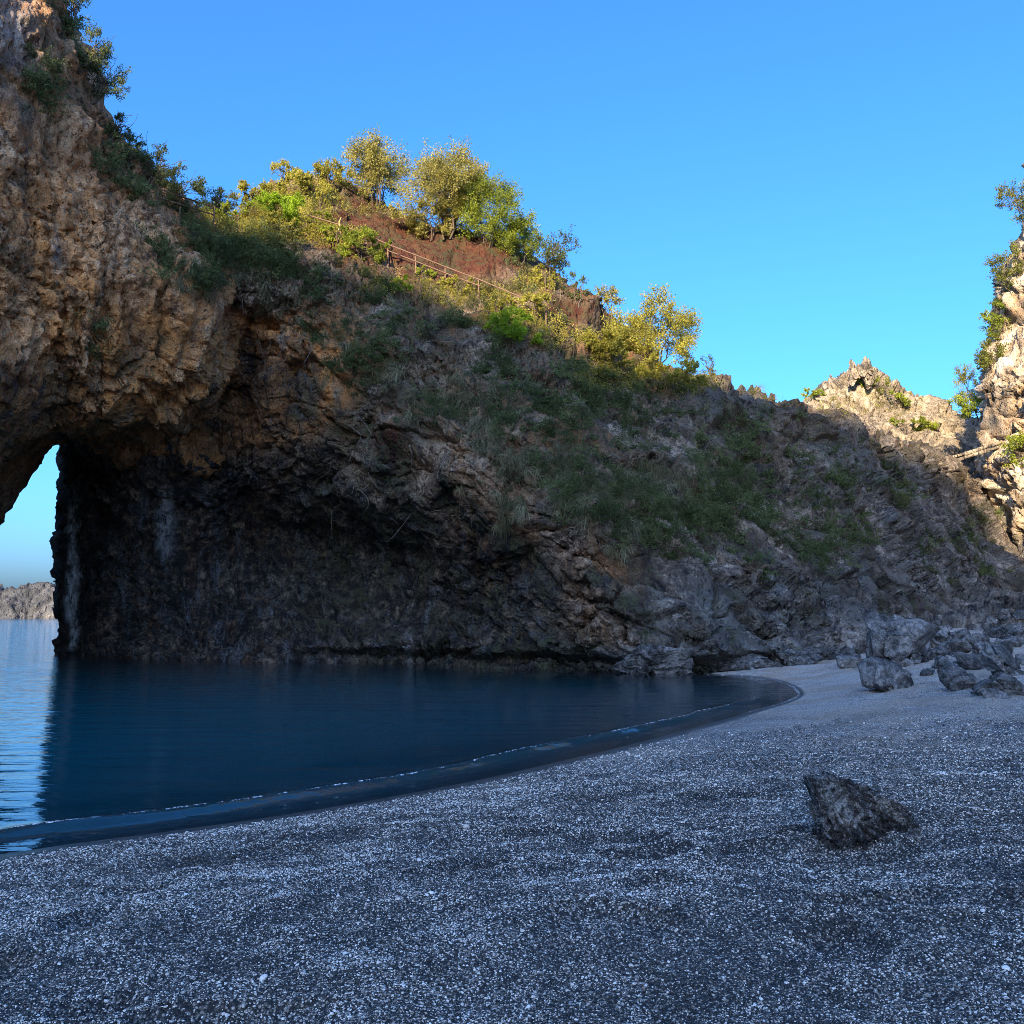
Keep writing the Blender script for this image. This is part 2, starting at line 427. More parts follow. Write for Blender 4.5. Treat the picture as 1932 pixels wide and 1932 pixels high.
darks = (0.3 + 1.7 * blob(u_, v_, 420, 1080, 620, 330) + 0.75 * blob(u_, v_, 950, 1130, 420, 200) + 0.7 * blob(u_, v_, 520, 720, 160, 120) + 0.35 * nz).clip(0, 1)  # stains, plus the cavern's shade put in as darker rock
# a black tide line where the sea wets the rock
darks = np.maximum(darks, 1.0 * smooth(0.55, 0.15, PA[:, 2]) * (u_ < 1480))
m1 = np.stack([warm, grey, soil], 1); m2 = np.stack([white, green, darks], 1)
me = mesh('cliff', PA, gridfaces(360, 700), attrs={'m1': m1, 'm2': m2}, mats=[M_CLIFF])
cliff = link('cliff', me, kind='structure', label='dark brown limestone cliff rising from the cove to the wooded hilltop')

# ------------------------------------------------------------------ arch mass on the left (a closed tube of rock)
B_COLS = [
 col(-620, [(1420,64),(1440,48),(1480,38),(1000,34),(500,33),(100,34),(-260,38),(-230,60),(700,68)]),
 col(-420, [(1300,62),(1320,48),(1350,38),(1000,34),(500,33),(100,34),(-260,38),(-230,60),(700,66)]),
 col(-260, [(1200,61),(1150,48),(1080,38),(850,34.5),(480,33.5),(90,34.5),(-230,38.5),(-200,60),(650,66)]),
 col(-120, [(1080,60),(1000,47.5),(910,38),(720,35),(430,34.5),(90,35.5),(-190,39.5),(-160,60),(600,66)]),
 col(0,   [(960,58),(890,47),(835,39.5),(660,36.5),(420,36),(160,37),(-120,40.5),(-90,60),(550,65)]),
 col(60,  [(862,57),(830,48),(812,41),(660,38),(440,37.5),(210,38.5),(-60,41.5),(-30,60),(530,64)]),
 col(120, [(796,57),(797,50),(795,43),(660,39.3),(460,38.8),(270,39.8),(50,43),(90,60),(520,63)]),
 col(165, [(800,56),(798,50.5),(792,44),(670,40.2),(490,39.8),(320,41),(165,44.5),(200,59),(540,62)]),
 col(225, [(842,55),(822,51),(796,45),(680,41.3),(520,41),(390,42.5),(300,46),(340,58),(580,61)]),
 col(300, [(850,54),(815,51),(786,46),(690,42.6),(560,42.4),(450,44),(372,48),(410,58),(640,60)]),
 col(380, [(870,54),(800,51),(752,47),(680,44.2),(590,44),(500,46),(412,49.5),(440,58),(700,60)]),
 col(440, [(850,56),(780,54),(740,51),(680,49),(610,48.6),(530,48.6),(440,52),(470,58),(700,60)]),
 col(520, [(840,60),(780,59),(740,57),(680,55),(620,55),(560,55),(500,56),(520,60),(700,62)]),
]
S = surf_grid(B_COLS, 400, 380, periodic_rows=True)
uu, vv = proj(S)
fl = 0.8 * np.ones(S.shape[0] * S.shape[1])
SB, e1, e2 = crag(S, 0.95, wrap_r=True, flute=fl, coarse=0.9, dip=1.25, long_=4.0, thin=1.6, ampmap=1 - 0.6 * np.clip(1.6 * blob(uu, vv, 40, 900, 260, 190), 0, 1).reshape(-1))
PB = SB.reshape(-1, 3)
u_, v_ = proj(PB)
nz = fbm(PB / 2.6 + 40, 4)
warm = (0.40 + 1.2 * blob(u_, v_, 250, 700, 330, 260) + 0.6 * blob(u_, v_, 90, 400, 160, 330) + 0.7 * nz).clip(0, 1)
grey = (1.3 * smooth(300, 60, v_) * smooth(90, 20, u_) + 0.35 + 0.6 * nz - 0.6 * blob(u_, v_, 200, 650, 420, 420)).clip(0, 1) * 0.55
soil = (0.0 * nz + 0.8 * blob(u_, v_, 30, 720, 60, 60)).clip(0, 1)
white = (0.5 * blob(u_, v_, 20, 60, 60, 90) + 0.4 * blob(u_, v_, 105, 470, 12, 60)).clip(0, 1)
green = (0.15 + 0.9 * nz + 0.9 * blob(u_, v_, 110, 160, 90, 220)).clip(0, 1)
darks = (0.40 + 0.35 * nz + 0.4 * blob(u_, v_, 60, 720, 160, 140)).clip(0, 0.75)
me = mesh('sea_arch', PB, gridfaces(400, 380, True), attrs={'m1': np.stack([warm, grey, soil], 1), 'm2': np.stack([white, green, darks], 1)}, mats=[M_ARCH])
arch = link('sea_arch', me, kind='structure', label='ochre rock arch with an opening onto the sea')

# ------------------------------------------------------------------ right-hand cliff in the sun
C_COLS = [
 col(1990, [(1170,110),(1000,110),(900,110),(800,112),(700,112),(620,112),(540,112),(470,112),(400,112),(300,114),(250,120)]),
 col(1850, [(1130,92),(1010,92),(905,91),(845,90),(790,90),(720,90),(650,91),(580,92),(520,93),(430,95),(330,110)],
     us=[1905,1880,1850,1836,1846,1860,1868,1880,1905,1935,1960]),
 col(1900, [(1150,80),(1040,82),(930,83),(850,84),(780,84),(700,84),(620,85),(540,86),(470,87),(380,90),(260,104)],
     us=[1915,1905,1890,1880,1890,1900,1905,1912,1930,1965,1990]),
 col(1965, [(1180,74),(1090,76),(980,78),(880,79),(780,80),(680,80),(580,81),(490,82),(400,83),(280,85),(160,98)]),
 col(2080, [(1190,66),(1120,68),(1000,70),(880,72),(760,73),(640,74),(520,74.5),(410,75),(300,76),(160,78),(60,94)]),
 col(2300, [(1240,54),(1160,55),(1020,57),(880,58),(740,59),(600,60),(460,61),(330,62),(200,63),(60,65),(-40,80)]),
 col(2800, [(1300,42),(1200,43),(1040,44),(880,45),(700,46),(520,47),(360,48),(220,49),(90,50),(-40,52),(-140,66)]),
]
S = surf_grid(C_COLS, 260, 240)
SC, e1, e2 = crag(S, 1.0, dip=1.0)
PC = SC.reshape(-1, 3); u_, v_ = proj(PC); nz = fbm(PC / 3 + 40, 4)
warm = (0.45 + 0.9 * nz).clip(0, 1)
grey = (0.25 + 0.8 * nz + 0.8 * smooth(900, 1050, v_)).clip(0, 1)
z0 = np.zeros(len(PC))
me = mesh('sunlit_cliff', PC, gridfaces(260, 240), attrs={'m1': np.stack([warm, grey, z0], 1), 'm2': np.stack([z0, (0.1 + 0.6 * nz).clip(0, 1), z0 + 0.35], 1)}, mats=[M_PALE])
rcliff = link('sunlit_cliff', me, kind='structure', label='pale sunlit cliff at the right edge')

# ------------------------------------------------------------------ peak behind the saddle
D_COLS = [
 col(1440, [(900,104),(860,108),(830,110),(810,112),(800,114),(790,118),(800,130)]),
 col(1520, [(900,102),(850,106),(810,108),(785,110),(770,112),(758,116),(780,128)]),
 col(1565, [(900,101),(850,104),(800,106),(765,108),(738,110),(722,114),(745,126)]),
 col(1597, [(900,100),(840,103),(790,105),(755,107),(722,108),(704,111),(728,124)]),
 col(1640, [(900,99),(840,102),(790,104),(755,106),(722,108),(704,111),(728,124)]),
 col(1670, [(900,99),(850,102),(800,104),(765,106),(735,108),(712,112),(740,125)]),
 col(1720, [(900,98),(860,101),(820,104),(790,106),(765,108),(742,113),(765,126)]),
 col(1790, [(900,98),(870,100),(840,103),(815,106),(792,109),(773,114),(790,127)]),
 col(1850, [(900,97),(880,99),(860,102),(840,105),(815,108),(790,113),(800,127)]),
 col(1930, [(900,96),(880,98),(850,101),(820,104),(790,108),(760,113),(780,127)]),
]
S = surf_grid(D_COLS, 130, 230)
SD, e1, e2 = crag(S, 1.15)
me = mesh('rocky_peak', SD.reshape(-1, 3), gridfaces(130, 230), mats=[M_PEAK])
peak = link('rocky_peak', me, kind='structure', label='sunlit rocky peak behind the saddle')

# ------------------------------------------------------------------ far coast across the bay
DF = 520.0
xs = np.linspace(-330, -170, 200)
prof = 17 + 3.5 * fbm(np.stack([xs / 22, xs * 0, xs * 0], 1), 4) + 6 * smooth(-268, -250, xs)
fr = np.linspace(0, 1, 36)
g = np.zeros((36, 200, 3))
g[:, :, 0] = xs[None]
g[:, :, 2] = -2 + (prof[None] + 2) * np.sin(fr[:, None] * math.pi / 2 * 1.15)
g[:, :, 1] = DF + 26 * fr[:, None] ** 1.6 + 4 * np.sin(xs[None] / 9)
N = grid_normals(g).reshape(-1, 3)
gp = g.reshape(-1, 3)
fv, fe = facet(gp / 9.0, 1.2)
gp = gp + N * (4.2 * ridged(gp / 14, 4) + 2.4 * fv)[:, None]
me = mesh('far_headland', gp, gridfaces(36, 200), mats=[M_COAST])
coast = link('far_headland', me, kind='structure', label='distant rocky headland across the bay')

# ------------------------------------------------------------------ unseen ridge behind the camera, skyline shaped to cast the shadow edge
TERM = [(-150,-160,37),(40,-150,40.5),(330,400,50),(470,448,49),(560,455,49),(630,468,49.5),(700,500,50),(800,535,51),(900,592,51),(1000,655,51),(1090,690,52),(1200,742,54),(1310,750,56),
        (1350,698,58),(1430,718,60),(1500,752,62.5),(1560,780,65),(1620,806,67.5),(1710,846,73.5),(1800,884,80),(1850,960,84),(1890,1040,80),(1925,1140,72)]
YB = -300.0
tx, tz = [], []
for (u, v, D) in TERM:
    p = P(u, v, D); h = (p[1] - YB) / -SUN_H.y
    tx.append(p[0] + SUN_H.x * h); tz.append(p[2] + math.tan(SUN_EL) * h)
o = np.argsort(tx); tx = np.array(tx)[o]; tz = np.array(tz)[o]
print('rear skyline', [(round(a, 1), round(b, 1)) for a, b in zip(tx, tz)])
def rear(name, pts, tops, label, nr=60, nc=360):
    pts = np.array(pts, float); tt = np.linspace(0, len(pts) - 1, nc)
    W = basis(len(pts), tt); xy = W @ pts
    top = np.array([tops(a, b) for a, b in xy])
    fr = np.linspace(0, 1.25, nr)
    tang = np.gradient(xy, axis=0); nrm = np.stack([tang[:, 1], -tang[:, 0]], 1); nrm /= np.linalg.norm(nrm, axis=1)[:, None]
    g = np.zeros((nr, nc, 3))
    for k, f in enumerate(fr):
        z = -1 + (top + 1) * min(f, 1.0) - max(0, f - 1.0) * 30
        off = -np.clip(0.85 * np.abs(xy[:, 1] + 10), 4, 250) * (1 - min(f, 1)) ** 1.3 + max(0, f - 1.0) * 60
        g[k, :, :2] = xy + nrm * np.asarray(off)[:, None]; g[k, :, 2] = z
    n_ = grid_normals(g).reshape(-1, 3); p_ = g.reshape(-1, 3)
    keep = (1 - smooth(0.80, 0.97, fr) * smooth(1.2, 1.03, fr)).repeat(nc)
    d = 1.6 * fbm(p_ / 7, 4) + 0.8 * ridged(p_ / 2.5, 3)
    p_ = p_ + n_ * (d * keep)[:, None]
    z0 = np.zeros(len(p_))
    nzz = fbm(p_ / 3, 3)
    me = mesh(name, p_, gridfaces(nr, nc), attrs={'m1': np.stack([(0.5 + nzz).clip(0, 1), (0.4 + nzz).clip(0, 1), z0], 1), 'm2': np.stack([z0, z0 + 0.3, z0 + 0.4], 1)}, mats=[M_ARCH])
    return link(name, me, kind='structure', label=label)
def tops(x, y):
    if x < tx[0]: return tz[0] + 1
    if x > tx[-1]: return max(9.0, tz[-1] - (x - tx[-1]) * 3.0)
    return float(np.interp(x, tx, tz))
rear('shadow_ridge', [(-420, -300), (-340, -300), (-260, -300), (-180, -300), (-110, -300), (-60, -295), (0, -250), (45, -150), (60, -60), (55, 0), (52, 22)], tops, 'unseen ridge behind the beach, added to shade the cove')

# ------------------------------------------------------------------ beach and sea bed
SHORE = [(-350,1664),(-150,1634),(0,1612),(150,1590),(300,1571),(500,1543),(700,1510),(900,1472),(1050,1438),(1200,1402),(1330,1367),(1420,1342),(1480,1325),(1506,1312),
         (1500,1299),(1478,1288),(1440,1279),(1390,1274),(1330,1271)]
SH = np.array([ground(u, v)[:2] for u, v in SHORE if v < 1900])
SH = np.vstack([[-60, 1.0], [-18, 7.6], SH, [12.5, 46], [20, 70]])
def resample(poly, step=0.25):
    W = basis(len(poly), np.linspace(0, len(poly) - 1, 220)); c = W @ poly
    return c
SHC = resample(SH)
def _shore_exact(x, y):
    p = np.stack([x, y], 1); out = np.zeros(len(p))
    a = SHC[:-1]; b = SHC[1:]; ab = b - a; L = (ab ** 2).sum(1)
    best = np.full(len(p), 1e9); sgn = np.ones(len(p))
    for k in range(len(a)):
        dx = x - a[k, 0]; dy = y - a[k, 1]
        t = np.clip((dx * ab[k, 0] + dy * ab[k, 1]) / L[k], 0, 1)
        ex = dx - t * ab[k, 0]; ey = dy - t * ab[k, 1]
        dd = ex * ex + ey * ey
        m = dd < best - 1e-9
        best[m] = dd[m]; sgn[m] = np.where(ab[k, 0] * ey[m] - ab[k, 1] * ex[m] < 0, 1.0, -1.0)
    return np.sqrt(best) * sgn
_GX = np.arange(-82, 64, 0.5); _GY = np.arange(-26, 124, 0.5)
_gx, _gy = np.meshgrid(_GX, _GY)
_SD = _shore_exact(_gx.ravel(), _gy.ravel()).reshape(_gx.shape)
def shore_dist(x, y):
    """signed distance from the water's edge, positive inland"""
    fx = np.clip((x - _GX[0]) / 0.5, 0, len(_GX) - 1.001); fy = np.clip((y - _GY[0]) / 0.5, 0, len(_GY) - 1.001)
    i = fx.astype(int); j = fy.astype(int); fx = fx - i; fy = fy - j
    return (_SD[j, i] * (1 - fx) + _SD[j, i + 1] * fx) * (1 - fy) + (_SD[j + 1, i] * (1 - fx) + _SD[j + 1, i + 1] * fx) * fy
def beach_base(x, y):
    d = shore_dist(x, y)
    up = 0.135 * np.clip(d, 0, None) - 0.0042 * np.clip(d, 0, 11) ** 2
    up = np.where(d > 11, 0.135 * 11 - 0.0042 * 121 + 0.012 * (d - 11), up)
    dn = -0.16 * np.clip(-d, 0, 3) - 0.085 * np.clip(-d - 3, 0, 40)
    z = np.where(d > 0, up, dn)
    z = z + 1.6 * smooth(40, 62, y) * smooth(14, 24, x)           # scree rising into the ravine
    return z, d
FGX, FGY = ground(1632, 1612, 0.95)[:2]
FGY += 0.15; FGX -= 0.12
def beach_relief(x, y, d):
    p = np.stack([x, y, np.zeros_like(x)], 1)
    dim = 0.030 * fbm(p / 0.75 + 3, 2) + 0.016 * noise(p / 0.28 + 8) + 0.06 * noise(p / 2.4 + 13)
    fy, fe = facet(np.stack([x / 0.8, y / 0.62, 0 * x + 0.5], 1), 0.0)                # footprints: one hollow in some cells
    i = np.floor(np.stack([x / 0.8, y / 0.62], 1))
    dim = dim - 0.07 * smooth(0.10, 0.30, fy) * smooth(0.05, 0.35, fe)
    dim = dim + 0.022 * np.sin((x * 0.35 + y * 1.0) * 9.0 + 4 * noise(p / 1.2)) * smooth(1.5, 4.0, x)
    r2 = (x - FGX) ** 2 / 0.40 + (y - FGY) ** 2 / 0.28
    dim = dim - 0.075 * np.exp(-r2) + 0.03 * np.exp(-((np.sqrt(r2) - 2.0) / 0.5) ** 2)
    return 1.5 * dim * smooth(0.7, 3.5, d)
def nonuni(lo, hi, c, n, near):
    t = np.linspace(-1, 1, n); k = 4.2
    f = np.sinh(k * t) / math.sinh(k)
    return np.where(f < 0, c + (c - lo) * f, c + (hi - c) * f)
bx = nonuni(-70, 60, 0.5, 380, 0); by = nonuni(-22, 92, 5.0, 460, 0)
X, Y = np.meshgrid(bx, by)
x, y = X.ravel(), Y.ravel()
z, d = beach_base(x, y)
z = z + beach_relief(x, y, d)
from_cam = np.hypot(x, y)
t = NT('gravel_beach')
p = t.pos()
wet = t.attr('shore').outputs['Fac']
cells = t.n('TexVoronoi', Vector=p, Scale=62.0, _feature='F1')
cells2 = t.n('TexVoronoi', Vector=p, Scale=26.0, _feature='F1')
hs = t.n('SeparateColor'); t.t.links.new(cells.outputs['Color'], hs.inputs[0])
hs2 = t.n('SeparateColor'); t.t.links.new(cells2.outputs['Color'], hs2.inputs[0])
damp = t.tex(t.pos((0.8, 1.2, 1)), 0.55, 5, 0.6)
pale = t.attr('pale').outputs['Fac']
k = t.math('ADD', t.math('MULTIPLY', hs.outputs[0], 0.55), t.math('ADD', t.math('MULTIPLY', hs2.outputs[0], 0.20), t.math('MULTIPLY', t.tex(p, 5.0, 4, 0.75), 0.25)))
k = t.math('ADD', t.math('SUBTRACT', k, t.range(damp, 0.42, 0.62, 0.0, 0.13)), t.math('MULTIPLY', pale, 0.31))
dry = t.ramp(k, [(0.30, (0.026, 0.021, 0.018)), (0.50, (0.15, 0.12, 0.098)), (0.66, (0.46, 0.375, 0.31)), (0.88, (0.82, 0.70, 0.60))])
gap_shade = t.math('MULTIPLY', t.range(cells.outputs[0], 0.42, 0.62), t.range(pale, 0, 1, 0.9, 0.25))
dry = t.mix(gap_shade, dry, (0.020, 0.018, 0.017))  # shade between the pebbles painted as near-black gaps
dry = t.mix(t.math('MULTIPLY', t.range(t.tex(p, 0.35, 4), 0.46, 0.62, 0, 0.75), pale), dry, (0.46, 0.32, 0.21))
wetn = t.math('ADD', wet, t.math('MULTIPLY', t.math('SUBTRACT', t.tex(p, 1.1, 4), 0.5), 0.30))
wetf = t.range(wetn, 0.66, 0.34)
wetc = t.ramp(t.tex(p, 3.0, 6), [(0.3, (0.05, 0.046, 0.042)), (0.7, (0.12, 0.105, 0.092))])
weed = t.math('MULTIPLY', t.range(t.tex(t.pos((0.5, 1, 1)), 0.32, 3), 0.50, 0.58), t.range(wet, -2.5, -4.5))
wetc = t.mix(weed, wetc, (0.012, 0.016, 0.012))
c = t.mix(wetf, dry, wetc)
hh = t.math('ADD', t.math('SUBTRACT', 1.0, cells.outputs[0]), t.math('MULTIPLY', t.math('SUBTRACT', 1.0, cells2.outputs[0]), 0.7))
bmp = t.n('Bump', Strength=t.range(wetf, 0, 1, 1.0, 0.12), Distance=0.012, Height=hh)
bs = t.n('BsdfPrincipled', Base__Color=c, Roughness=t.range(wetf, 0, 1, 0.8, 0.38), Normal=bmp.outputs[0])
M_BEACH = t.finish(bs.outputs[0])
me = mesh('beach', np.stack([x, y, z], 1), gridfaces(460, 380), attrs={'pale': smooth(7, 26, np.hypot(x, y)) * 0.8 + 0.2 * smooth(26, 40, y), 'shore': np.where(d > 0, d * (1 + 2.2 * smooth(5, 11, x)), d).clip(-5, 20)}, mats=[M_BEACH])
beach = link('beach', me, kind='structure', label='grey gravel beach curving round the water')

# outer sea bed
me = mesh('sea_bed', np.array([(-3000, 20, -9), (3000, 20, -9), (3000, 6000, -9), (-3000, 6000, -9)]), np.array([[0, 1, 2, 3]]), mats=[M_BEACH])
link('sea_bed', me, kind='structure')

# ------------------------------------------------------------------ sea
wx = np.concatenate([-14 - np.geomspace(0.15, 2500, 70)[::-1], np.linspace(-14, 17, 220), 17 + np.geomspace(0.15, 45, 30)])
wy = np.concatenate([np.linspace(6, 28, 320), np.linspace(28.1, 46, 50), 46 + np.geomspace(0.3, 4500, 60)])
X, Y = np.meshgrid(wx, wy); x, y = X.ravel(), Y.ravel()
near = (x > -80) & (y < 120)
d = np.full(len(x), -50.0); d[near] = shore_dist(x[near], y[near])
p = np.stack([x, y, 0 * x], 1)
wob = d + 0.10 * noise(p / 1.3) + 0.25 * noise(p / 5.0)
lap = smooth(11.5, 3.0, x)                                  # the wavelet fades out along the beach
crestn = 0.9 + 0.35 * noise(p / 1.9 + 30)
front = np.clip((-0.64 - wob) / 0.28, 0, 1) * (wob > -0.92) + np.exp(-((wob + 0.92) / 0.30) ** 2) * (wob <= -0.92)
wz = 0.105 * crestn * front * lap
wz = wz + 0.012 * noise(p * np.array((0.35, 1.6, 1)) + 3) * smooth(0, -3, d) * smooth(200, 60, y)
t = NT('sea_water')
far = t.pos((0.42, 1.5, 1)); fine = t.pos((1.0, 3.2, 1))
rip = t.math('ADD', t.math('MULTIPLY', t.tex(far, 1.3, 3, 0.5, 0.5), 1.0), t.math('MULTIPLY', t.tex(fine, 2.6, 3, 0.5, 0.4), 0.25))
gx = t.n('SeparateXYZ'); g_ = t.n('NewGeometry'); t.t.links.new(g_.outputs['Position'], gx.inputs[0])
open_sea = t.range(gx.outputs[0], -6.0, -22.0, 0.22, 1.0)
bmp = t.n('Bump', Strength=open_sea, Distance=0.075, Height=rip)
fres = t.n('Fresnel', IOR=1.33, Normal=bmp.outputs[0])
gl = t.n('BsdfGlossy', Color=(1, 1, 1), Roughness=0.03, Normal=bmp.outputs[0])
tr = t.n('BsdfTransparent', Color=(0.93, 0.98, 1.0))
mx = t.n('MixShader', i0=fres.outputs[0]); t.t.links.new(tr.outputs[0], mx.inputs[1]); t.t.links.new(gl.outputs[0], mx.inputs[2])
ab = t.n('VolumeAbsorption', Color=(0.05, 0.86, 0.90), Density=0.11)
sc_ = t.n('VolumeScatter', Color=(0.08, 0.95, 1.0), Density=0.075)
ad = t.n('AddShader'); t.t.links.new(ab.outputs[0], ad.inputs[0]); t.t.links.new(sc_.outputs[0], ad.inputs[1])
M_SEA = t.finish(mx.outputs[0], ad.outputs[0])
nr, nc = len(wy), len(wx)
Vt = np.stack([x, y, wz], 1); Vb = Vt.copy(); Vb[:, 2] = -8.5
F = gridfaces(nr, nc)
rim = np.concatenate([np.arange(nc), np.arange(1, nr) * nc + nc - 1, (nr - 1) * nc + np.arange(nc - 2, -1, -1), np.arange(nr - 2, 0, -1) * nc])
bot = np.array([Vt[0], Vt[nc - 1], Vt[-1], Vt[-nc]]); 
rv = Vt[rim].copy(); rv[:, 2] = -8.5
n0 = len(Vt); m = len(rim)
side = np.stack([rim, n0 + np.arange(m), n0 + (np.arange(m) + 1) % m, np.roll(rim, -1)], 1)
me_v = np.vstack([Vt, rv, [[rv[:, 0].mean(), rv[:, 1].mean(), -8.5]]])
fan = np.stack([n0 + (np.arange(m) + 1) % m, n0 + np.arange(m), np.full(m, n0 + m), np.full(m, n0 + m)], 1)
quads = np.vstack([F, side])
bm_tris = fan[:, :3]
# one mesh: quads plus a fan written as degenerate-free triangles
import bmesh
me = mesh('sea', me_v, quads, mats=[M_SEA])
bmx = bmesh.new(); bmx.from_mesh(me); bmx.verts.ensure_lookup_table()
for a, b, c_ in bm_tris.tolist():
    try: bmx.faces.new((bmx.verts[a], bmx.verts[b], bmx.verts[c_]))
    except ValueError: pass
bmesh.ops.recalc_face_normals(bmx, faces=bmx.faces)
bmx.to_mesh(me); bmx.free()
sea = link('sea', me, kind='structure', label='calm dark blue water of the cove')

t = NT('foam')
al = t.range(t.tex(t.pos((1, 1, 1)), 8.0, 4, 0.75), 0.50, 0.66)
df = t.n('BsdfDiffuse', Color=(0.85, 0.85, 0.85)); tp = t.n('BsdfTransparent')
mx = t.n('MixShader', i0=al); t.t.links.new(tp.outputs[0], mx.inputs[1]); t.t.links.new(df.outputs[0], mx.inputs[2])
M_FOAM = t.finish(mx.outputs[0])
def foam(sel, off, half, z_of, label):
    W = basis(len(sel), np.linspace(0, len(sel) - 1, 900)); fc = W @ sel
    tg = np.gradient(fc, axis=0); nn = np.stack([tg[:, 1], -tg[:, 0]], 1); nn /= np.linalg.norm(nn, axis=1)[:, None]
    p3 = np.concatenate([fc, fc[:, :1] * 0], 1)
    wd = half * (0.45 + 0.9 * np.clip(noise(p3 / 0.8) + 0.3, 0, 1)); of = off(p3)
    rows = []
    for k in (-1.0, -0.35, 0.35, 1.0):
        q = fc + nn * (of + wd * k)[:, None]
        rows.append(np.concatenate([q, (z_of(q) + (0.014 if abs(k) < 0.5 else 0.003))[:, None]], 1))
    link('foam_line', mesh('foam_line', np.array(rows).reshape(-1, 3), gridfaces(4, 900), mats=[M_FOAM]), kind='stuff', label=label, category='foam')
foam(SHC[(SHC[:, 0] > 6.0) & (SHC[:, 1] < 45)], lambda p3: 0 * p3[:, 0], 0.07, lambda q: np.maximum(beach_base(q[:, 0], q[:, 1])[0], 0), 'thin broken foam line at the far end of the beach')
foam(SHC[(SHC[:, 0] > -14.0) & (SHC[:, 0] < 7.0) & (SHC[:, 1] < 40)], lambda p3: -0.92 - 0.10 * noise(p3 / 1.3) - 0.25 * noise(p3 / 5.0), 0.026, lambda q: 0.085 * smooth(11.5, 3.0, q[:, 0]), 'thin foam thread on the little wave along the beach')

bpy.context.view_layer.update()
# ------------------------------------------------------------------ finding the ground under a point of the picture
HIT = [cliff, arch, rcliff, peak, beach]
def hit(u, v, obs=None):
    r = Vector(ray(u, v)); best = None
    for ob in (obs or HIT):
        ok, loc, nrm, _ = ob.ray_cast(Vector((0, 0, EYE)), r)
        if ok and (best is None or loc.y < best[0].y):
            if nrm.dot(r) > 0: nrm = -nrm
            best = (loc.copy(), nrm.copy())
    return best
def crest(u, v, obs=None, down=90):
    """first ground met going down the picture from (u, v)"""
    for k in range(0, down, 2):
        h = hit(u, v + k, obs)
        if h: return h[0]
    return Vector(P(u, v, 55))


def thing(name, label, cat, loc, group=None):
    o = bpy.data.objects.new(name, None); COL.objects.link(o); o.location = loc
    o.empty_display_size = 0.2
    o['label'] = label; o['category'] = cat
    if group: o['group'] = group
    return o
def norm_rows(a): return a / np.maximum(np.linalg.norm(a, axis=1, keepdims=True), 1e-9)
def leaves(C, L, W, up=0.0, tint=None, out=None):
    """one pointed, folded quad per leaf; returns vertices, quads, tint"""
    n = len(C)
    L = np.broadcast_to(np.asarray(L, float), (n,))[:, None]; W = np.broadcast_to(np.asarray(W, float), (n,))[:, None]
    a = rng.normal(size=(n, 3)); a[:, 2] += up
    if out is not None: a = a + out
    a = norm_rows(a)
    b = norm_rows(np.cross(a, rng.normal(size=(n, 3))))
    c = np.cross(a, b)
    k = 0.22 * L
    V = np.stack([C - a * L * 0.5, C + b * W * 0.5 + c * k * 0.5, C + a * L * 0.5, C - b * W * 0.5 + c * k * 0.5], 1).reshape(-1, 3)
    F = np.arange(4 * n).reshape(n, 4)
    t_ = (rng.random(n) if tint is None else tint).repeat(4)
    return V, F, t_
def blades(C, dirs, L, W, droop, seg=3):
    """curved grass blades: roots C, directions, lengths"""
    n = len(C); L = np.broadcast_to(np.asarray(L, float), (n,))[:, None]
    dirs = norm_rows(dirs); side = norm_rows(np.cross(dirs, rng.normal(size=(n, 3)))) * W * 0.5
    pts = []; p = C.copy(); d = dirs.copy()
    for k in range(seg + 1):
        w = 1.0 - k / (seg + 0.3)
        pts += [p - side * w, p + side * w]
        d = norm_rows(d + np.array((0, 0, -1.0)) * droop / seg)
        p = p + d * L / seg
    V = np.stack(pts, 1).reshape(-1, 3); m = 2 * (seg + 1)
    base = np.arange(n)[:, None] * m
    F = np.concatenate([np.stack([base[:, 0] + 2*k, base[:, 0] + 2*k + 1, base[:, 0] + 2*k + 3, base[:, 0] + 2*k + 2], 1) for k in range(seg)])
    return V, F, rng.random(n).repeat(m)
def tube(pts, radii, sides=5):
    pts = np.array(pts, float); n = len(pts)
    tg = norm_rows(np.gradient(pts, axis=0))
    ref = np.array((0.31, 0.87, 0.38)); a = norm_rows(np.cross(tg, ref)); b = np.cross(tg, a)
    ang = np.arange(sides) * 2 * math.pi / sides
    V = pts[:, None] + np.asarray(radii)[:, None, None] * (a[:, None] * np.cos(ang)[None, :, None] + b[:, None] * np.sin(ang)[None, :, None])
    V = V.reshape(-1, 3); F = []
    for k in range(n - 1):
        for j in range(sides):
            F.append((k*sides+j, k*sides+(j+1) % sides, (k+1)*sides+(j+1) % sides, (k+1)*sides+j))
    return V, np.array(F)
def join(parts):
    Vs, Fs, Ts, n = [], [], [], 0
    for q in parts:
        Vs.append(q[0]); Fs.append(q[1] + n); n += len(q[0])
        Ts.append(q[2] if len(q) > 2 else np.zeros(len(q[0])))
    return np.vstack(Vs), np.vstack(Fs), np.concatenate(Ts)
def bent(a, b, sag=0.15, n=5):
    a = np.array(a, float); b = np.array(b, float); L = np.linalg.norm(b - a)
    off = rng.normal(size=3) * sag * L
    tt = np.linspace(0, 1, n)[:, None]
    return a + (b - a) * tt + off * (np.sin(tt * math.pi)) * 0.6 + rng.normal(size=(n, 3)) * 0.02 * L * (tt > 0) 

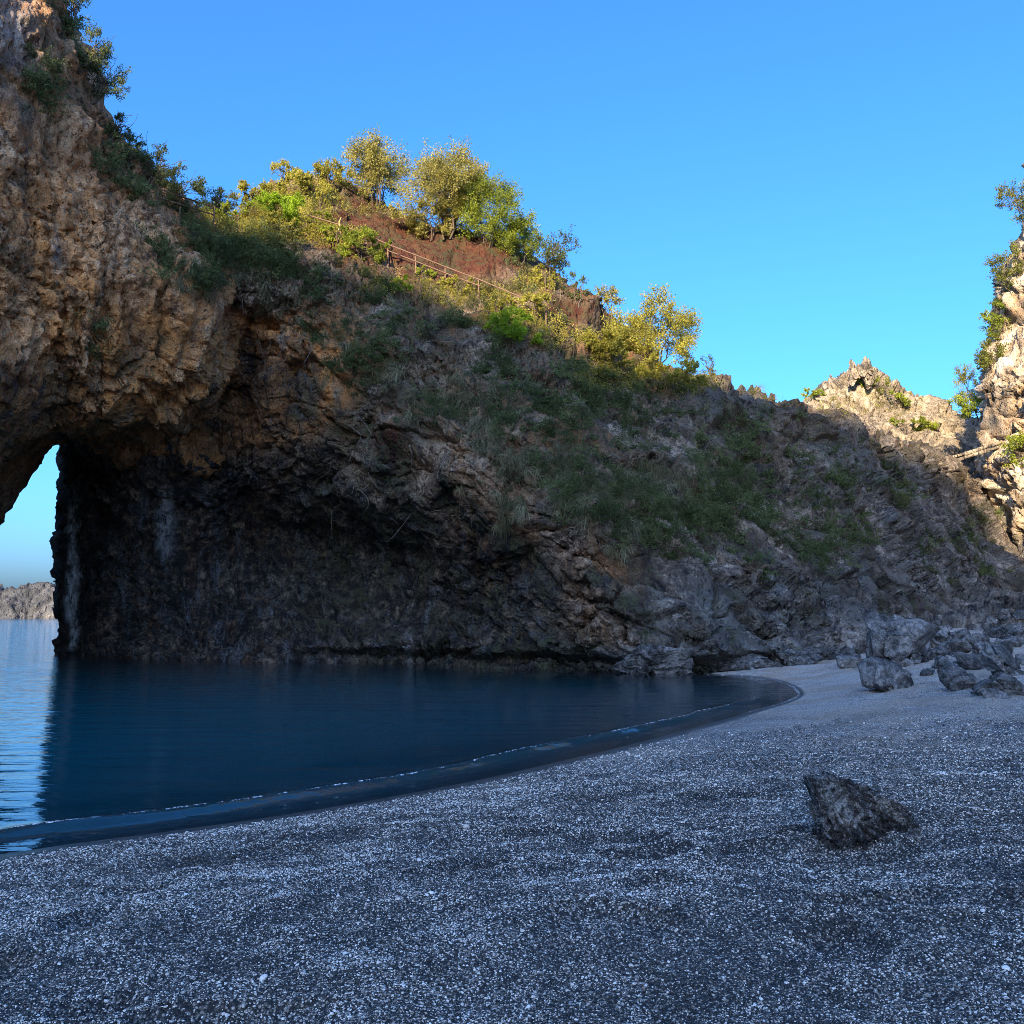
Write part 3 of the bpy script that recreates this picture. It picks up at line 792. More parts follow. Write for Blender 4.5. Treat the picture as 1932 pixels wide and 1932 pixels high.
def plant(name, label, cat, base, h, w, n_leaf, leaf, mat, trunks=3, clumps=26, trunk_r=0.05, low=0.35, dep=0.8, lean=(0, 0), group=None, puff=0.27, up=0.4, flat=1.0, bare=0):
    """a shrub or tree: stems that fork into limbs, and a crown of leaf clumps of uneven size"""
    base = np.array(base, float)
    t = thing(name, label, cat, base, group)
    cc = np.array((lean[0], lean[1], h * (low + (1 - low) * 0.5)))
    cl = []
    while len(cl) < clumps:
        q = rng.uniform(-1, 1, 3)
        r = np.linalg.norm(q)
        if r > 1 or (r < 0.35 and rng.random() < 0.6): continue
        q = q * (0.86 + 0.28 * rng.random())
        cl.append(cc + q * np.array((w * 0.5, w * 0.5 * dep, h * (1 - low) * 0.5 * flat)))
    cl = np.array(cl); sz = rng.uniform(0.55, 1.25, clumps) * puff * min(w, h)
    wood = []
    for k in range(trunks):
        a = 2 * math.pi * k / max(1, trunks) + rng.random()
        foot = np.array((math.cos(a), math.sin(a) * 0.7, 0)) * (0.06 * w if trunks > 1 else 0) + np.array((0, 0, -0.25))
        top = cc + np.array((math.cos(a) * w * 0.20, math.sin(a) * w * 0.16, h * (1 - low) * 0.12))
        pts = bent(foot, top, 0.10, 7)
        wood.append(tube(pts, np.linspace(trunk_r, trunk_r * 0.35, 7), 6))
        for q in cl[k::max(1, trunks)]:
            j = rng.integers(2, 6)
            wood.append(tube(bent(pts[j], q, 0.16, 5), np.linspace(trunk_r * 0.45, trunk_r * 0.10, 5), 4))
    for _ in range(bare):
        q = cc + rng.normal(size=3) * np.array((w * 0.4, w * 0.3, h * 0.2)) + np.array((0, 0, h * 0.2))
        wood.append(tube(bent(cc * 0.8, q, 0.2, 6), np.linspace(trunk_r * 0.4, 0.008, 6), 4))
    n_leaf = int(n_leaf * (3.0 if clumps > 20 else 2.3)); leaf = leaf * 0.8
    wgt = sz ** 2; idx = rng.choice(clumps, n_leaf, p=wgt / wgt.sum())
    nt = 9                                                     # leafy twigs radiating from each limb end
    tw = norm_rows(rng.normal(size=(clumps * nt, 3)) + np.array((0, 0, 0.35 + 0.5 * up)) + 0.7 * norm_rows(cl - cc).repeat(nt, 0))
    tl = rng.uniform(0.55, 1.15, clumps * nt)
    ti = idx * nt + rng.integers(0, nt, n_leaf)
    rr = tw[ti] * (rng.random((n_leaf, 1)) ** 0.55) * tl[ti][:, None] + norm_rows(rng.normal(size=(n_leaf, 3))) * (0.26 * rng.random((n_leaf, 1)) ** 0.5)
    C = cl[idx] + rr * sz[idx][:, None] * 1.15
    if clumps * nt < 420:
        tt_ = [tube(np.stack([cl[j // nt], cl[j // nt] + tw[j] * tl[j] * sz[j // nt] * 0.6, cl[j // nt] + tw[j] * tl[j] * sz[j // nt] * 1.1]), [trunk_r * 0.14, trunk_r * 0.1, 0.004], 3) for j in range(0, clumps * nt, 2)]
        wood += tt_
    V, F, _ = join(wood)
    link('trunk', mesh('trunk', V, F, mats=[M_BARK]), t)
    C[:, 2] = np.maximum(C[:, 2], 0.02)
    ct = rng.random(clumps)[idx]
    tint = np.clip(0.55 * ct + 0.5 * rng.random(n_leaf) - 0.02, 0, 1)
    V, F, T = leaves(C, leaf * rng.uniform(0.7, 1.4, n_leaf), leaf * 0.55, up=up, tint=tint, out=rr * 0.7)
    link('crown', mesh('crown', V, F, smooth_=False, attrs={'tint': T}, mats=[mat]), t)
    return t
def size_at(p): return p[1] / FOC / _cp          # metres per picture unit at that depth
def stand(name, label, cat, u, v, wpx, hpx, n, leaf, mat, obs=None, snap=True, **kw):
    """plant whose foot is at (u, v) of the view, wpx wide and hpx tall"""
    b = crest(u, v, obs) if snap else hit(u, v, obs)[0]
    s = size_at(b)
    return plant(name, label, cat, b, hpx * s, wpx * s, n, leaf, mat, **kw)

# ------------------------------------------------------------------ trees on the hilltop skyline
HT = 'trees on the hilltop'
stand('oak_tree', 'sunlit olive-green tree with thin trunks, left of the two largest hilltop trees', 'tree', 712, 392, 128, 122, 5600, 0.15, M_OLIVE, low=0.28, trunks=5, clumps=34, group=HT, trunk_r=0.07)
stand('oak_tree', 'tallest sunlit olive-green hilltop tree with many thin trunks', 'tree', 846, 446, 150, 160, 8500, 0.15, M_OLIVE, low=0.30, trunks=6, clumps=44, group=HT, trunk_r=0.08)
stand('oak_tree', 'low yellow-green tree at the foot of the tallest hilltop tree', 'tree', 812, 450, 126, 76, 3600, 0.15, M_OLIVE, low=0.12, trunks=3, clumps=24, group=HT)
stand('oak_tree', 'dark green rounded tree on the right shoulder of the hilltop grove', 'tree', 920, 462, 110, 112, 5600, 0.14, M_GREEN, low=0.15, trunks=4, clumps=34, group=HT)
stand('oak_tree', 'lower dark tree stepping down the ridge right of the grove', 'tree', 980, 492, 92, 84, 3600, 0.13, M_GREEN, low=0.08, trunks=3, clumps=26, group=HT)
stand('shrub', 'bright yellow-green bush below the right side of the hilltop grove', 'shrub', 960, 470, 62, 44, 1700, 0.13, M_BRIGHT, low=0.0, trunks=3, clumps=14)
stand('oak_tree', 'thin open dark tree leaning against the sky on the steep ridge', 'tree', 1035, 520, 86, 84, 1500, 0.15, M_DARK, low=0.25, trunks=3, clumps=20, group=HT, bare=6, lean=(0.4, 0))
stand('shrub', 'small upright sunlit bush at the ridge edge under the thin dark tree', 'shrub', 1030, 545, 40, 62, 900, 0.13, M_HEATH, low=0.0, trunks=3, clumps=10, up=1.5)
stand('shrub', 'sparse spiky twig bush on the ridge beside the slender tree', 'shrub', 1090, 575, 36, 56, 260, 0.14, M_DARK, low=0.1, trunks=4, clumps=8, bare=8, up=2)
stand('slender_tree', 'slender bare-stemmed tree with a small round crown above the red outcrop', 'tree', 1146, 622, 46, 84, 700, 0.15, M_OLIVE, low=0.55, trunks=2, clumps=12, trunk_r=0.05, snap=True)
stand('shrub', 'large sunlit olive shrub standing against the sky on the descending ridge', 'shrub', 1238, 690, 150, 118, 6500, 0.16, M_HEATH, low=0.08, trunks=5, clumps=40, group='sunlit ridge shrubs')
stand('shrub', 'broad rounded sunlit shrub left of the large ridge shrub', 'shrub', 1150, 690, 105, 66, 3600, 0.15, M_HEATH, low=0.0, trunks=4, clumps=22, group='sunlit ridge shrubs')
stand('shrub', 'sunlit shrub hanging below the large ridge shrub over the shaded face', 'shrub', 1262, 735, 128, 56, 3600, 0.15, M_HEATH, low=0.0, trunks=4, clumps=24, group='sunlit ridge shrubs')
stand('shrub', 'small dark twiggy bush on the ridge right of the sunlit shrubs', 'shrub', 1340, 705, 40, 34, 260, 0.12, M_DARK, low=0.0, trunks=3, clumps=8, bare=5)
# hilltop scrub left of the grove
HS = 'heath bushes on the hilltop'
stand('heath_bush', 'tall feathery bush standing highest at the left end of the hilltop', 'bush', 535, 345, 50, 46, 900, 0.13, M_HEATH, low=0.1, trunks=4, clumps=10, group=HS, up=1.6)
stand('heath_bush', 'feathery olive bush just left of the hilltop trees', 'bush', 625, 358, 74, 58, 2600, 0.13, M_HEATH, low=0.0, trunks=4, clumps=18, group=HS, up=1.2)
stand('heath_bush', 'golden bush covering the brow above the bright green bush', 'bush', 570, 372, 110, 44, 3000, 0.13, M_HEATH, low=0.0, trunks=3, clumps=22, group=HS, up=1.0)
stand('heath_bush', 'golden bush sloping down left of the bright green bush', 'bush', 490, 385, 96, 42, 2600, 0.13, M_HEATH, low=0.0, trunks=3, clumps=18, group=HS, up=1.0)
stand('heath_bush', 'thin pale twiggy bush in the saddle left of the hill', 'bush', 418, 408, 70, 48, 900, 0.12, M_HEATH, low=0.0, trunks=5, clumps=14, group=HS, bare=10, up=1.2)
stand('heath_bush', 'slim yellow bush at the top edge of the red earth bank', 'bush', 609, 400, 26, 52, 700, 0.13, M_HEATH, low=0.0, trunks=2, clumps=8, group=HS, up=1.2)
stand('green_bush', 'bright green dome-shaped bush on the sunny brow', 'bush', 531, 420, 100, 46, 5200, 0.12, M_BRIGHT, low=0.0, trunks=4, clumps=30, puff=0.36)
stand('green_bush', 'rounded olive bush below and left of the bright green dome', 'bush', 447, 428, 92, 40, 2600, 0.12, M_GREEN, low=0.0, trunks=3, clumps=18)
stand('heath_bush', 'dry golden bush below the bright green dome', 'bush', 535, 446, 110, 34, 2400, 0.12, M_HEATH, low=0.0, trunks=4, clumps=16, group=HS, bare=6)
stand('green_bush', 'small green bush on the red earth bank beside the path', 'bush', 607, 420, 30, 26, 500, 0.12, M_GREEN, low=0.0, trunks=2, clumps=7)
# sunlit plants along the path
PP = 'sunlit plants along the path'
for (u, v, w_, h_, n_, mat_, lb, kw) in [
    (640, 455, 64, 30, 1300, M_GREEN, 'yellow-green plant at the upper end of the path fence', {}),
    (686, 492, 98, 48, 3000, M_GREEN, 'broad yellow-green plant with pale roots dangling below it', {}),
    (752, 552, 54, 30, 600, M_BRIGHT, 'small bright green plant on the dark face below the fence', {}),
    (800, 530, 50, 30, 1000, M_GREEN, 'low green plant under the two pale fence rails', {}),
    (868, 556, 70, 34, 1500, M_HEATH, 'golden-green plant below the middle of the fence', {}),
    (945, 592, 60, 40, 1500, M_HEATH, 'sunlit bush below the golden grass tuft', dict(up=1.4)),
    (1004, 602, 62, 48, 1500, M_HEATH, 'feathery upright bush near the lower end of the fence', dict(up=1.8)),
    (968, 646, 96, 62, 2800, M_BRIGHT, 'bright green shrub with big leaf clusters under the path', {}),
]:
    stand('path_plant', lb, 'plant', u, v, w_, h_, n_, 0.13, mat_, snap=False, low=0.0, trunks=3, clumps=max(8, int(w_ / 4)), group=PP, **kw)
# dark plants growing on the arch shoulder
AS = 'dark bushes on the shoulder of the arch'
for (u, v, w_, h_, n_, lb, kw) in [
    (135, 45, 60, 70, 900, 'dark bush at the top edge of the picture on the arch', dict(bare=8)),
    (152, 130, 70, 80, 900, 'open dark bush with long sprays above the arch shoulder', dict(bare=12, lean=(0.6, 0))),
    (172, 190, 80, 90, 1100, 'dark bush with arching sprays reaching over the sky', dict(bare=14, lean=(0.7, 0))),
    (205, 262, 40, 50, 500, 'nearly leafless twig bush halfway down the arch shoulder', dict(bare=14, lean=(0.5, 0))),
    (240, 315, 60, 60, 1300, 'dense dark bush where the shoulder begins to flatten', {}),
    (285, 345, 80, 70, 1500, 'bush with a tall open spray on the shoulder', dict(bare=10, lean=(0.4, 0))),
    (325, 392, 90, 68, 2000, 'dark green bush leaning over the path rail', dict(bare=8, lean=(0.3, 0))),
    (408, 400, 42, 46, 350, 'small open bush silhouetted in the saddle', dict(bare=8)),
]:
    stand('dark_bush', lb, 'bush', u, v, w_, h_, n_, 0.12, M_DARK, low=0.0, trunks=4, clumps=16, group=AS, up=0.8, **kw)
# plants on the right-hand cliff and on the peak
RC = 'plants on the sunlit cliff'
for (u, v, w_, h_, n_, mat_, lb, kw) in [
    (1940, 425, 120, 90, 2600, M_PINE, 'pine branch reaching in at the right edge', dict(low=0.2)),
    (1912, 545, 86, 72, 2600, M_PINE, 'bushy pine on the upper edge of the sunlit cliff', {}),
    (1888, 640, 66, 80, 2600, M_GREEN, 'green bush halfway down the edge of the sunlit cliff', {}),
    (1872, 700, 54, 56, 1500, M_PINE, 'dark bush under the green one on the cliff edge', {}),
    (1828, 768, 64, 88, 2200, M_HEATH, 'pale feathery bush at the foot of the sunlit cliff edge', dict(up=1.4)),
    (1850, 790, 84, 60, 2400, M_GREEN, 'yellow-green bush in the corner of peak and cliff', {}),
    (1930, 880, 60, 60, 1600, M_GREEN, 'bright bush on the right picture edge above the path', {}),
]:
    stand('cliff_shrub', lb, 'shrub', u, v, w_, h_, n_, 0.2, mat_, low=kw.pop('low', 0.0), trunks=3, clumps=18, group=RC, trunk_r=0.07, **kw)
PK = 'bushes on the rocky peak'
for (u, v, w_, h_, lb) in [
    (1655, 745, 62, 38, 'largest green bush on the peak right under the pinnacle'),
    (1628, 722, 26, 22, 'small bush at the foot of the pinnacle'),
    (1690, 770, 40, 26, 'low bush on the right slope of the peak'),
    (1715, 812, 70, 30, 'wide olive bush low on the peak above the path wall'),
    (1752, 812, 34, 30, 'round yellow bush at the right of the peak above the path wall'),
    (1538, 758, 36, 26, 'olive bush at the left foot of the peak'),
]:
    stand('peak_bush', lb, 'bush', u, v, w_, h_, 700, 0.24, M_GREEN, obs=[peak], snap=False, low=0.0, trunks=2, clumps=10, group=PK)

# ------------------------------------------------------------------ scrub, moss and grass nobody could count
def scatter(blobs, n, obs=None):
    pts, nrm = [], []
    wts = np.array([b[2] * b[3] * b[4] for b in blobs]); cnt = (n * wts / wts.sum()).astype(int)
    for b, c in zip(blobs, cnt):
        for _ in range(c):
            a = rng.random() * 2 * math.pi; r = rng.random() ** 0.62
            h = hit(b[0] + b[2] * r * math.cos(a), b[1] + b[3] * r * math.sin(a), obs)
            if h: pts.append(h[0]); nrm.append(h[1])
    return np.array(pts), np.array(nrm)
SCRUB = [(430,480,130,62,3.6),(330,440,55,40,2.2),(515,505,55,45,3),(360,520,60,40,1.6),(110,110,55,120,1.5),(85,40,45,60,1),(150,210,45,60,1.2),(215,300,45,45,1.2),(275,360,50,40,1.2),(180,640,22,30,1),
  (640,520,60,34,1.2),(600,560,50,40,1),(700,545,60,36,1),(780,590,80,34,1),(960,690,80,40,1),(620,630,55,30,.7),(690,680,80,55,.8),(750,590,110,45,.5),(860,610,110,50,.7),(1010,680,100,50,1),(870,740,80,60,.8),(935,790,70,60,1),(1040,760,100,80,1.2),(1130,720,90,50,.9),
  (1060,880,80,50,.9),(1140,940,90,55,1),(1250,950,130,65,1.4),(1350,975,100,55,1.3),(1310,870,90,45,.8),(1420,880,90,55,1),(1490,860,60,40,.8),(1440,775,70,40,.9),(1545,1040,55,40,1.2),(1500,1000,70,50,.8),
  (1600,900,70,60,1),(1400,950,80,50,1.2),(1550,940,80,50,1.2),(1620,1000,80,50,1),(1490,1060,80,40,.8),(1750,990,80,50,1),(1380,820,80,40,1),(1330,1040,90,40,.8),(1200,1000,60,40,.8),(1700,910,55,60,.7),(1690,970,70,50,.7),(1850,1000,45,50,1),(1880,1060,60,30,1.2),(1780,1060,80,40,.6),(1200,820,90,60,.7),(1230,760,110,40,.6),(1090,640,80,30,.6),(1000,520,60,26,.5),(620,372,60,14,.8),(960,560,60,24,.6)]
pts, nrm = scatter(SCRUB, 1500)
cov = noise(pts / 2.6 + 4) > -0.12
pts, nrm = pts[cov], nrm[cov]
m_ = len(pts); rad = rng.uniform(0.36, 1.08, m_) ** 1.15; nl = (420 * rad ** 1.6 + 40).astype(int)
ii = np.arange(m_).repeat(nl); n = len(ii)
nt = 12
tw = norm_rows(rng.normal(size=(m_ * nt, 3)) + nrm.repeat(nt, 0) * 0.7 + np.array((0, 0, 0.45)))
tl = rng.uniform(0.6, 1.2, m_ * nt); ti = ii * nt + rng.integers(0, nt, n)
C = pts[ii] + (tw[ti] * (rng.random((n, 1)) ** 0.5) * tl[ti][:, None] + norm_rows(rng.normal(size=(n, 3))) * 0.22 * rng.random((n, 1))) * rad[ii][:, None] * np.array((1.15, 1.0, 0.8))
ct = np.clip(rng.random(m_) * 1.0 + 0.35 * noise(pts / 3 + 9) + 0.05, 0, 1)[ii]
V, F, T = leaves(C, rng.uniform(0.06, 0.15, n), 0.05, up=0.2, tint=np.clip(0.7 * ct + 0.35 * rng.random(n), 0, 1), out=tw[ti] * 0.9)
link('cliff_scrub', mesh('cliff_scrub', V, F, smooth_=False, attrs={'tint': T}, mats=[M_DARK]), kind='stuff', label='dark green scrub spread over the shaded cliff face', category='scrub')
print('scrub leaves', n)
GRASS = [(430,520,120,45,1.2),(860,760,90,60,1),(930,800,70,60,1.2),(1010,880,90,50,1.1),(1090,930,90,50,1.1),(1190,905,100,40,1.1),(760,700,70,40,.8),(660,640,50,40,.5),(1290,930,90,50,.6),(540,580,60,40,.4),(970,960,60,40,.6),(1170,1010,25,60,.8),
         (520,400,120,30,.8),(450,440,80,20,.6),(900,555,160,20,.6),(1010,600,60,20,.5),(1400,760,80,30,.5),(700,400,120,12,.8)]
pts, nrm = scatter(GRASS, 760)
cov = noise(pts / 2.2 + 14) > -0.25
pts, nrm = pts[cov], nrm[cov]
k = 55
C = pts.repeat(k, 0) + rng.normal(size=(len(pts) * k, 3)) * 0.07
V, F, T = blades(C, nrm.repeat(k, 0) * 0.9 + np.array((0, 0, 0.6)) + rng.normal(size=(len(C), 3)) * 0.5, rng.uniform(0.5, 1.0, len(C)) * rng.uniform(0.5, 1.25, len(pts)).repeat(k), 0.026, 1.9, 4)
T = np.clip(T * 0.5 + rng.random(len(pts)).repeat(k * 10) * 0.5, 0, 1)
HEATH = [(480,400,110,40,1.2),(560,380,90,35,1),(600,350,50,18,1),(420,410,50,24,1),(540,440,90,24,1.2),(470,445,80,18,1),(640,450,60,20,.8),(590,430,50,26,.8),(760,545,80,20,.5),(880,560,90,24,.8),(980,610,80,30,.8),(1060,640,60,24,.6),(1180,715,110,28,1),(1300,725,60,24,.8),(690,400,60,10,.6),(1010,540,50,30,.7),(1660,760,90,30,.5),(1580,770,50,24,.4)]
V_, F_, T_ = V, F, T
pts, nrm = scatter(HEATH, 1700)
k = 44
C = pts.repeat(k, 0) + (norm_rows(rng.normal(size=(len(pts) * k, 3))) * rng.random((len(pts) * k, 1)) ** 0.5) * rng.uniform(0.25, 0.6, len(pts)).repeat(k)[:, None] + np.array((0, 0, 0.18))
ct = np.clip(0.5 + 0.9 * noise(pts / 1.4 + 9), 0, 1).repeat(k)
V, F, T = leaves(C, rng.uniform(0.06, 0.15, len(C)), 0.045, up=0.8, tint=np.clip(0.65 * ct + 0.4 * rng.random(len(C)), 0, 1))
link('hill_heath', mesh('hill_heath', V, F, smooth_=False, attrs={'tint': T}, mats=[M_HEATH]), kind='stuff', label='golden low heath covering the sunlit brow', category='heath')
V, F, T = V_, F_, T_
link('cliff_grass', mesh('cliff_grass', V, F, smooth_=False, attrs={'tint': T}, mats=[M_GRASS]), kind='stuff', label='drooping dry grass on the cliff ledges', category='grass')
# bare twigs and roots tangled over the face
TW = [(640,600,220,120,1),(800,880,260,120,1),(1200,760,260,140,1),(1350,1000,240,120,1),(300,430,120,60,1.5),(560,680,100,80,1)]
pts, nrm = scatter(TW, 190)
wood = []
for p_, n_ in zip(pts, nrm):
    a = p_ + n_ * 0.1; b = a + rng.normal(size=3) * 0.55 + np.array((0, 0, rng.choice((-0.6, 0.3)))) + n_ * 0.35
    wood.append(tube(bent(a, b, 0.25, 5), np.linspace(0.016, 0.005, 5), 3))
V, F, _ = join(wood)
link('dead_twigs', mesh('dead_twigs', V, F, mats=[M_ROOT]), kind='stuff', label='bare twigs and roots tangled over the cliff face', category='twigs')

# ------------------------------------------------------------------ single tussocks one can point at
TS = 'grass tussocks hanging from the cliff'
for (u, v, L, lb) in [
    (755, 700, 1.5, 'large pale tussock drooping below the dark hollow'),
    (650, 655, 1.0, 'pale tussock on the edge of the tan rib'),
    (925, 800, 1.4, 'drooping tussock above the orange rock patch'),
    (865, 915, 0.9, 'small tussock hanging on the brown face left of the orange patch'),
    (985, 955, 1.0, 'tussock at the lip of the lower overhang'),
    (1178, 985, 1.6, 'long yellowish tussock trailing down the dark face'),
    (925, 548, 1.2, 'golden fountain of grass beside the path fence'),
    (900, 545, 0.9, 'short golden tuft left of the fountain of grass'),
    (610, 455, 1.3, 'pale dead blades hanging under the sunny brow'),
    (1060, 905, 0.8, 'tussock among the green scrub in the middle of the face'),
]:
    h_ = hit(u, v)
    t = thing('grass_tussock', lb, 'tussock', h_[0], TS)
    n = 130
    C = rng.normal(size=(n, 3)) * 0.10
    V, F, T = blades(C, np.array(h_[1]) * 1.2 + np.array((0, 0, 0.9)) + rng.normal(size=(n, 3)) * 0.5, rng.uniform(0.6, 1.1, n) * L, 0.035, 2.6 if v > 560 or v < 500 else 1.4, 5)
    link('blades', mesh('blades', V, F, smooth_=False, attrs={'tint': T}, mats=[M_GRASS]), t)
    V, F, T = leaves(rng.normal(size=(60, 3)) * 0.10, 0.14, 0.05)
    link('crown', mesh('crown', V, F, smooth_=False, attrs={'tint': T}, mats=[M_DARK]), t)
# dangling roots and the dry flower stalk
r0 = hit(676, 505)[0]; b0 = np.array(r0)
wood = [tube(bent((0, 0, 0.3), (0.02, -0.25, -0.9), 0.1, 6), np.linspace(0.07, 0.04, 6), 6)]
for a in ((-0.35, -0.1, -2.0), (0.1, -0.2, -2.2), (0.5, 0.0, -2.4), (-0.1, -0.3, -1.7), (0.25, -0.15, -1.8)):
    wood.append(tube(bent((0.02, -0.25, -0.85), a, 0.12, 7), np.linspace(0.035, 0.012, 7), 4))
V, F, _ = join(wood)
o = link('hanging_roots', mesh('hanging_roots', V, F, mats=[M_ROOT]), loc=b0, category='roots', label='pale forked roots dangling below the yellow-green path plant')
s0 = hit(632, 452)[0]
V, F = tube(bent((0, 0, -0.2), (0.32, 0, 1.35), 0.03, 6), np.linspace(0.045, 0.03, 6), 6)
link('flower_stalk', mesh('flower_stalk', V, F, mats=[M_STALK]), loc=s0, category='stalk', label='straight dry yellow stalk leaning in front of the red bank')

# ------------------------------------------------------------------ the path fence
def fence(label, pts, posts, post_h, obs=None, rails=((1.0, 1.0),), rail_r=0.05):
    gp = []
    for (u, v) in pts:
        h_ = hit(u, v, obs)
        gp.append(np.array(h_[0]) + np.array((0, -0.25, 0)))
    gp = np.array(gp)
    for _ in range(2):
        for k in range(1, len(gp) - 1): gp[k, 1:] = 0.4 * gp[k, 1:] + 0.3 * (gp[k-1, 1:] + gp[k+1, 1:])
    t = thing('path_fence', label, 'fence', gp[len(gp) // 2])
    o_ = gp[len(gp) // 2]
    for k in posts:
        lean = rng.normal(size=3) * 0.05
        V, F = tube([gp[k] - o_ + np.array((0, 0, -0.5)), gp[k] - o_ + np.array((lean[0] * .5, 0, post_h * .5)), gp[k] - o_ + np.array((lean[0], lean[1], post_h * 1.06))], [0.05, 0.048, 0.042], 7)
        link('post', mesh('post', V, F, mats=[M_WOOD]), t)
    for f in rails:
        for a, b in zip(range(len(gp) - 1), range(1, len(gp))):
            pa = gp[a] - o_ + np.array((0, -0.06, post_h * f[0])); pb = gp[b] - o_ + np.array((0, -0.06, post_h * f[0]))
            if rng.random() > f[1]: continue
            V, F = tube(np.array([pa - (pb - pa) * 0.03, (pa + pb) / 2, pb + (pb - pa) * 0.03]), np.full(3, rail_r), 6)
            link('rail', mesh('rail', V, F, mats=[M_WOOD]), t)
    return t
fence('long wooden rail fence running down the sunny path under the grove', [(580,432),(640,455),(690,472),(735,487),(785,508),(840,528),(905,552),(965,580),(1030,608)], range(9), 0.75, [cliff], rails=((1.0, 1.0), (0.5, 0.6)), rail_r=0.036)
fence('dark rail fence across the saddle behind the leaning bush', [(300,392),(335,412),(372,418),(405,424)], range(4), 0.9, None, rails=((1.0, 1.0), (0.5, 1.0)), rail_r=0.04)
fence('pale wooden rail climbing the sunlit slope at the right edge', [(1845,858),(1875,838),(1905,818),(1935,795),(1965,770)], range(5), 1.0, [rcliff, peak, cliff], rails=((1.0, 1.0), (0.5, 1.0)), rail_r=0.06)
# path wall in the saddle
wpts = [np.array(hit(u, v, [cliff, rcliff, peak])[0]) for u, v in ((1700,850),(1725,856),(1750,862),(1775,868),(1800,873),(1825,870),(1850,860))]
wpts = np.array(wpts); wpts[:, 1] = np.linspace(wpts[0, 1], wpts[-1, 1], len(wpts))
o_ = wpts[3]
t = thing('path_wall', 'low pale stone path wall crossing the sunlit saddle', 'wall', o_)
for k in range(6):
    a, b = wpts[k] - o_, wpts[k+1] - o_
    for j in range(4):
        for r_ in range(2):
            p0 = a + (b - a) * (j / 4.0); p1 = a + (b - a) * ((j + 0.94) / 4.0)
            dz = np.array((0, 0, 0.10 + 0.36 * r_)); hh = 0.33 * rng.uniform(0.85, 1.0); th = np.array((0, 0.5 + 0.1 * rng.random(), 0))
            q = [p0, p1, p1 + th, p0 + th]
            V = np.array([x_ + dz - np.array((0, 0.35 if r_ == 0 else 0.3, 0)) for x_ in q] + [x_ + dz + np.array((0, -0.3, hh)) for x_ in q]) + rng.normal(size=(8, 3)) * 0.04
            F = np.array([(0,1,5,4),(1,2,6,5),(2,3,7,6),(3,0,4,7),(4,5,6,7),(3,2,1,0)])
            link('stone', mesh('stone', V, F, smooth_=False, mats=[M_PEAK]), t)

# ------------------------------------------------------------------ boulders
def ico(sub):
    bm = bmesh.new(); bmesh.ops.create_icosphere(bm, subdivisions=sub, radius=1.0)
    V = np.array([v.co[:] for v in bm.verts]); F = np.array([[v.index for v in f.verts] for f in bm.faces]); bm.free()
    return V, F
ICO5, ICO4, ICO3 = ico(6), ico(5), ico(4)
def boulder(name, label, u, v_top, v_bot, wpx, ico_=None, cuts=9, seed=0, depth=0.8, z=None, mat=None, rough=1.0, group=None, tilt=0.0, rot=0.0, cat='boulder', D=None):
    """angular block: a ball cut by random planes, then chipped"""
    r_ = np.random.default_rng(seed)
    if D is None:
        b = hit(u, v_bot, [beach, cliff]); b = np.array(b[0])
    else:
        b = P(u, v_bot, D)
    s = size_at(b); w = wpx * s; h = (v_bot - v_top) * s * (1.36 if D is None else 1.16)
    V, F = ico_ or ICO4
    V = V.copy()
    for k in range(cuts + 5):
        n = r_.normal(size=3); n /= np.linalg.norm(n); dd = r_.uniform(0.30, 0.66)
        over = np.clip(V @ n - dd, 0, None); V = V - over[:, None] * n * 0.96
    V = V / np.abs(V).max(0)
    c, s_ = math.cos(rot), math.sin(rot)
    V = V @ np.array(((c, -s_, 0), (s_, c, 0), (0, 0, 1.0)))
    V = V / np.abs(V).max(0)
    V = V * np.array((w / 2, w / 2 * depth, h / 2 * 1.12))
    sc = min(w, h)
    q = V + seed * 3.7
    n = norm_rows(V)
    f, e = facet(q / (0.42 * sc), 1.0)
    d = 0.11 * sc * f * rough - 0.05 * sc * (1 - smooth(0, 0.10, e)) * rough + 0.035 * sc * rough * ridged(q / (0.4 * sc), 4) + 0.02 * sc * fbm(q / (0.09 * sc), 3)
    V = V + n * d[:, None]
    ct, st = math.cos(tilt), math.sin(tilt)
    V = V @ np.array(((ct, 0, -st), (0, 1, 0), (st, 0, ct)))
    foot = -0.24 * h if D is None else -9.0 * h
    V[:, 2] = np.where(V[:, 2] < foot, foot + (V[:, 2] - foot) * 0.15, V[:, 2])
    V[:, 2] += (0.19 if D is None else 0.34) * h
    o = link(name, mesh(name, V, F, mats=[mat or M_BOULDER]), loc=b + np.array((0, w / 2 * depth * 0.75, 0)), category=cat, label=label)
    if group: o['group'] = group
    return o
BG = 'boulders where the beach meets the ravine'
boulder('boulder', 'isolated block with flat pale top standing on the far sand', 1695, 1244, 1299, 116, ICO4, 8, 3, depth=0.7, group=BG, rot=0.4)
boulder('boulder', 'biggest leaning boulder behind the isolated block', 1697, 1163, 1258, 150, ICO5, 10, 8, depth=0.8, group=BG, tilt=0.25)
boulder('boulder', 'low rounded rock left of the big leaning boulder', 1602, 1238, 1262, 54, ICO4, 8, 5, group=BG)
boulder('boulder', 'flat rubble stone just left of the isolated block', 1637, 1243, 1258, 30, ICO3, 8, 15, group=BG)
boulder('boulder', 'small stone to the right of the isolated block', 1756, 1258, 1274, 34, ICO3, 8, 6, group=BG)
boulder('boulder', 'flat pale slab behind the isolated block to its right', 1792, 1240, 1256, 52, ICO3, 7, 7, depth=1.0, group=BG)
boulder('boulder', 'rounded rock right of the flat pale slab', 1842, 1234, 1264, 58, ICO4, 8, 9, group=BG, tilt=0.2)
boulder('boulder', 'wide two-humped boulder in front of the right-hand pile', 1838, 1256, 1301, 92, ICO5, 10, 12, group=BG, rot=1.0)
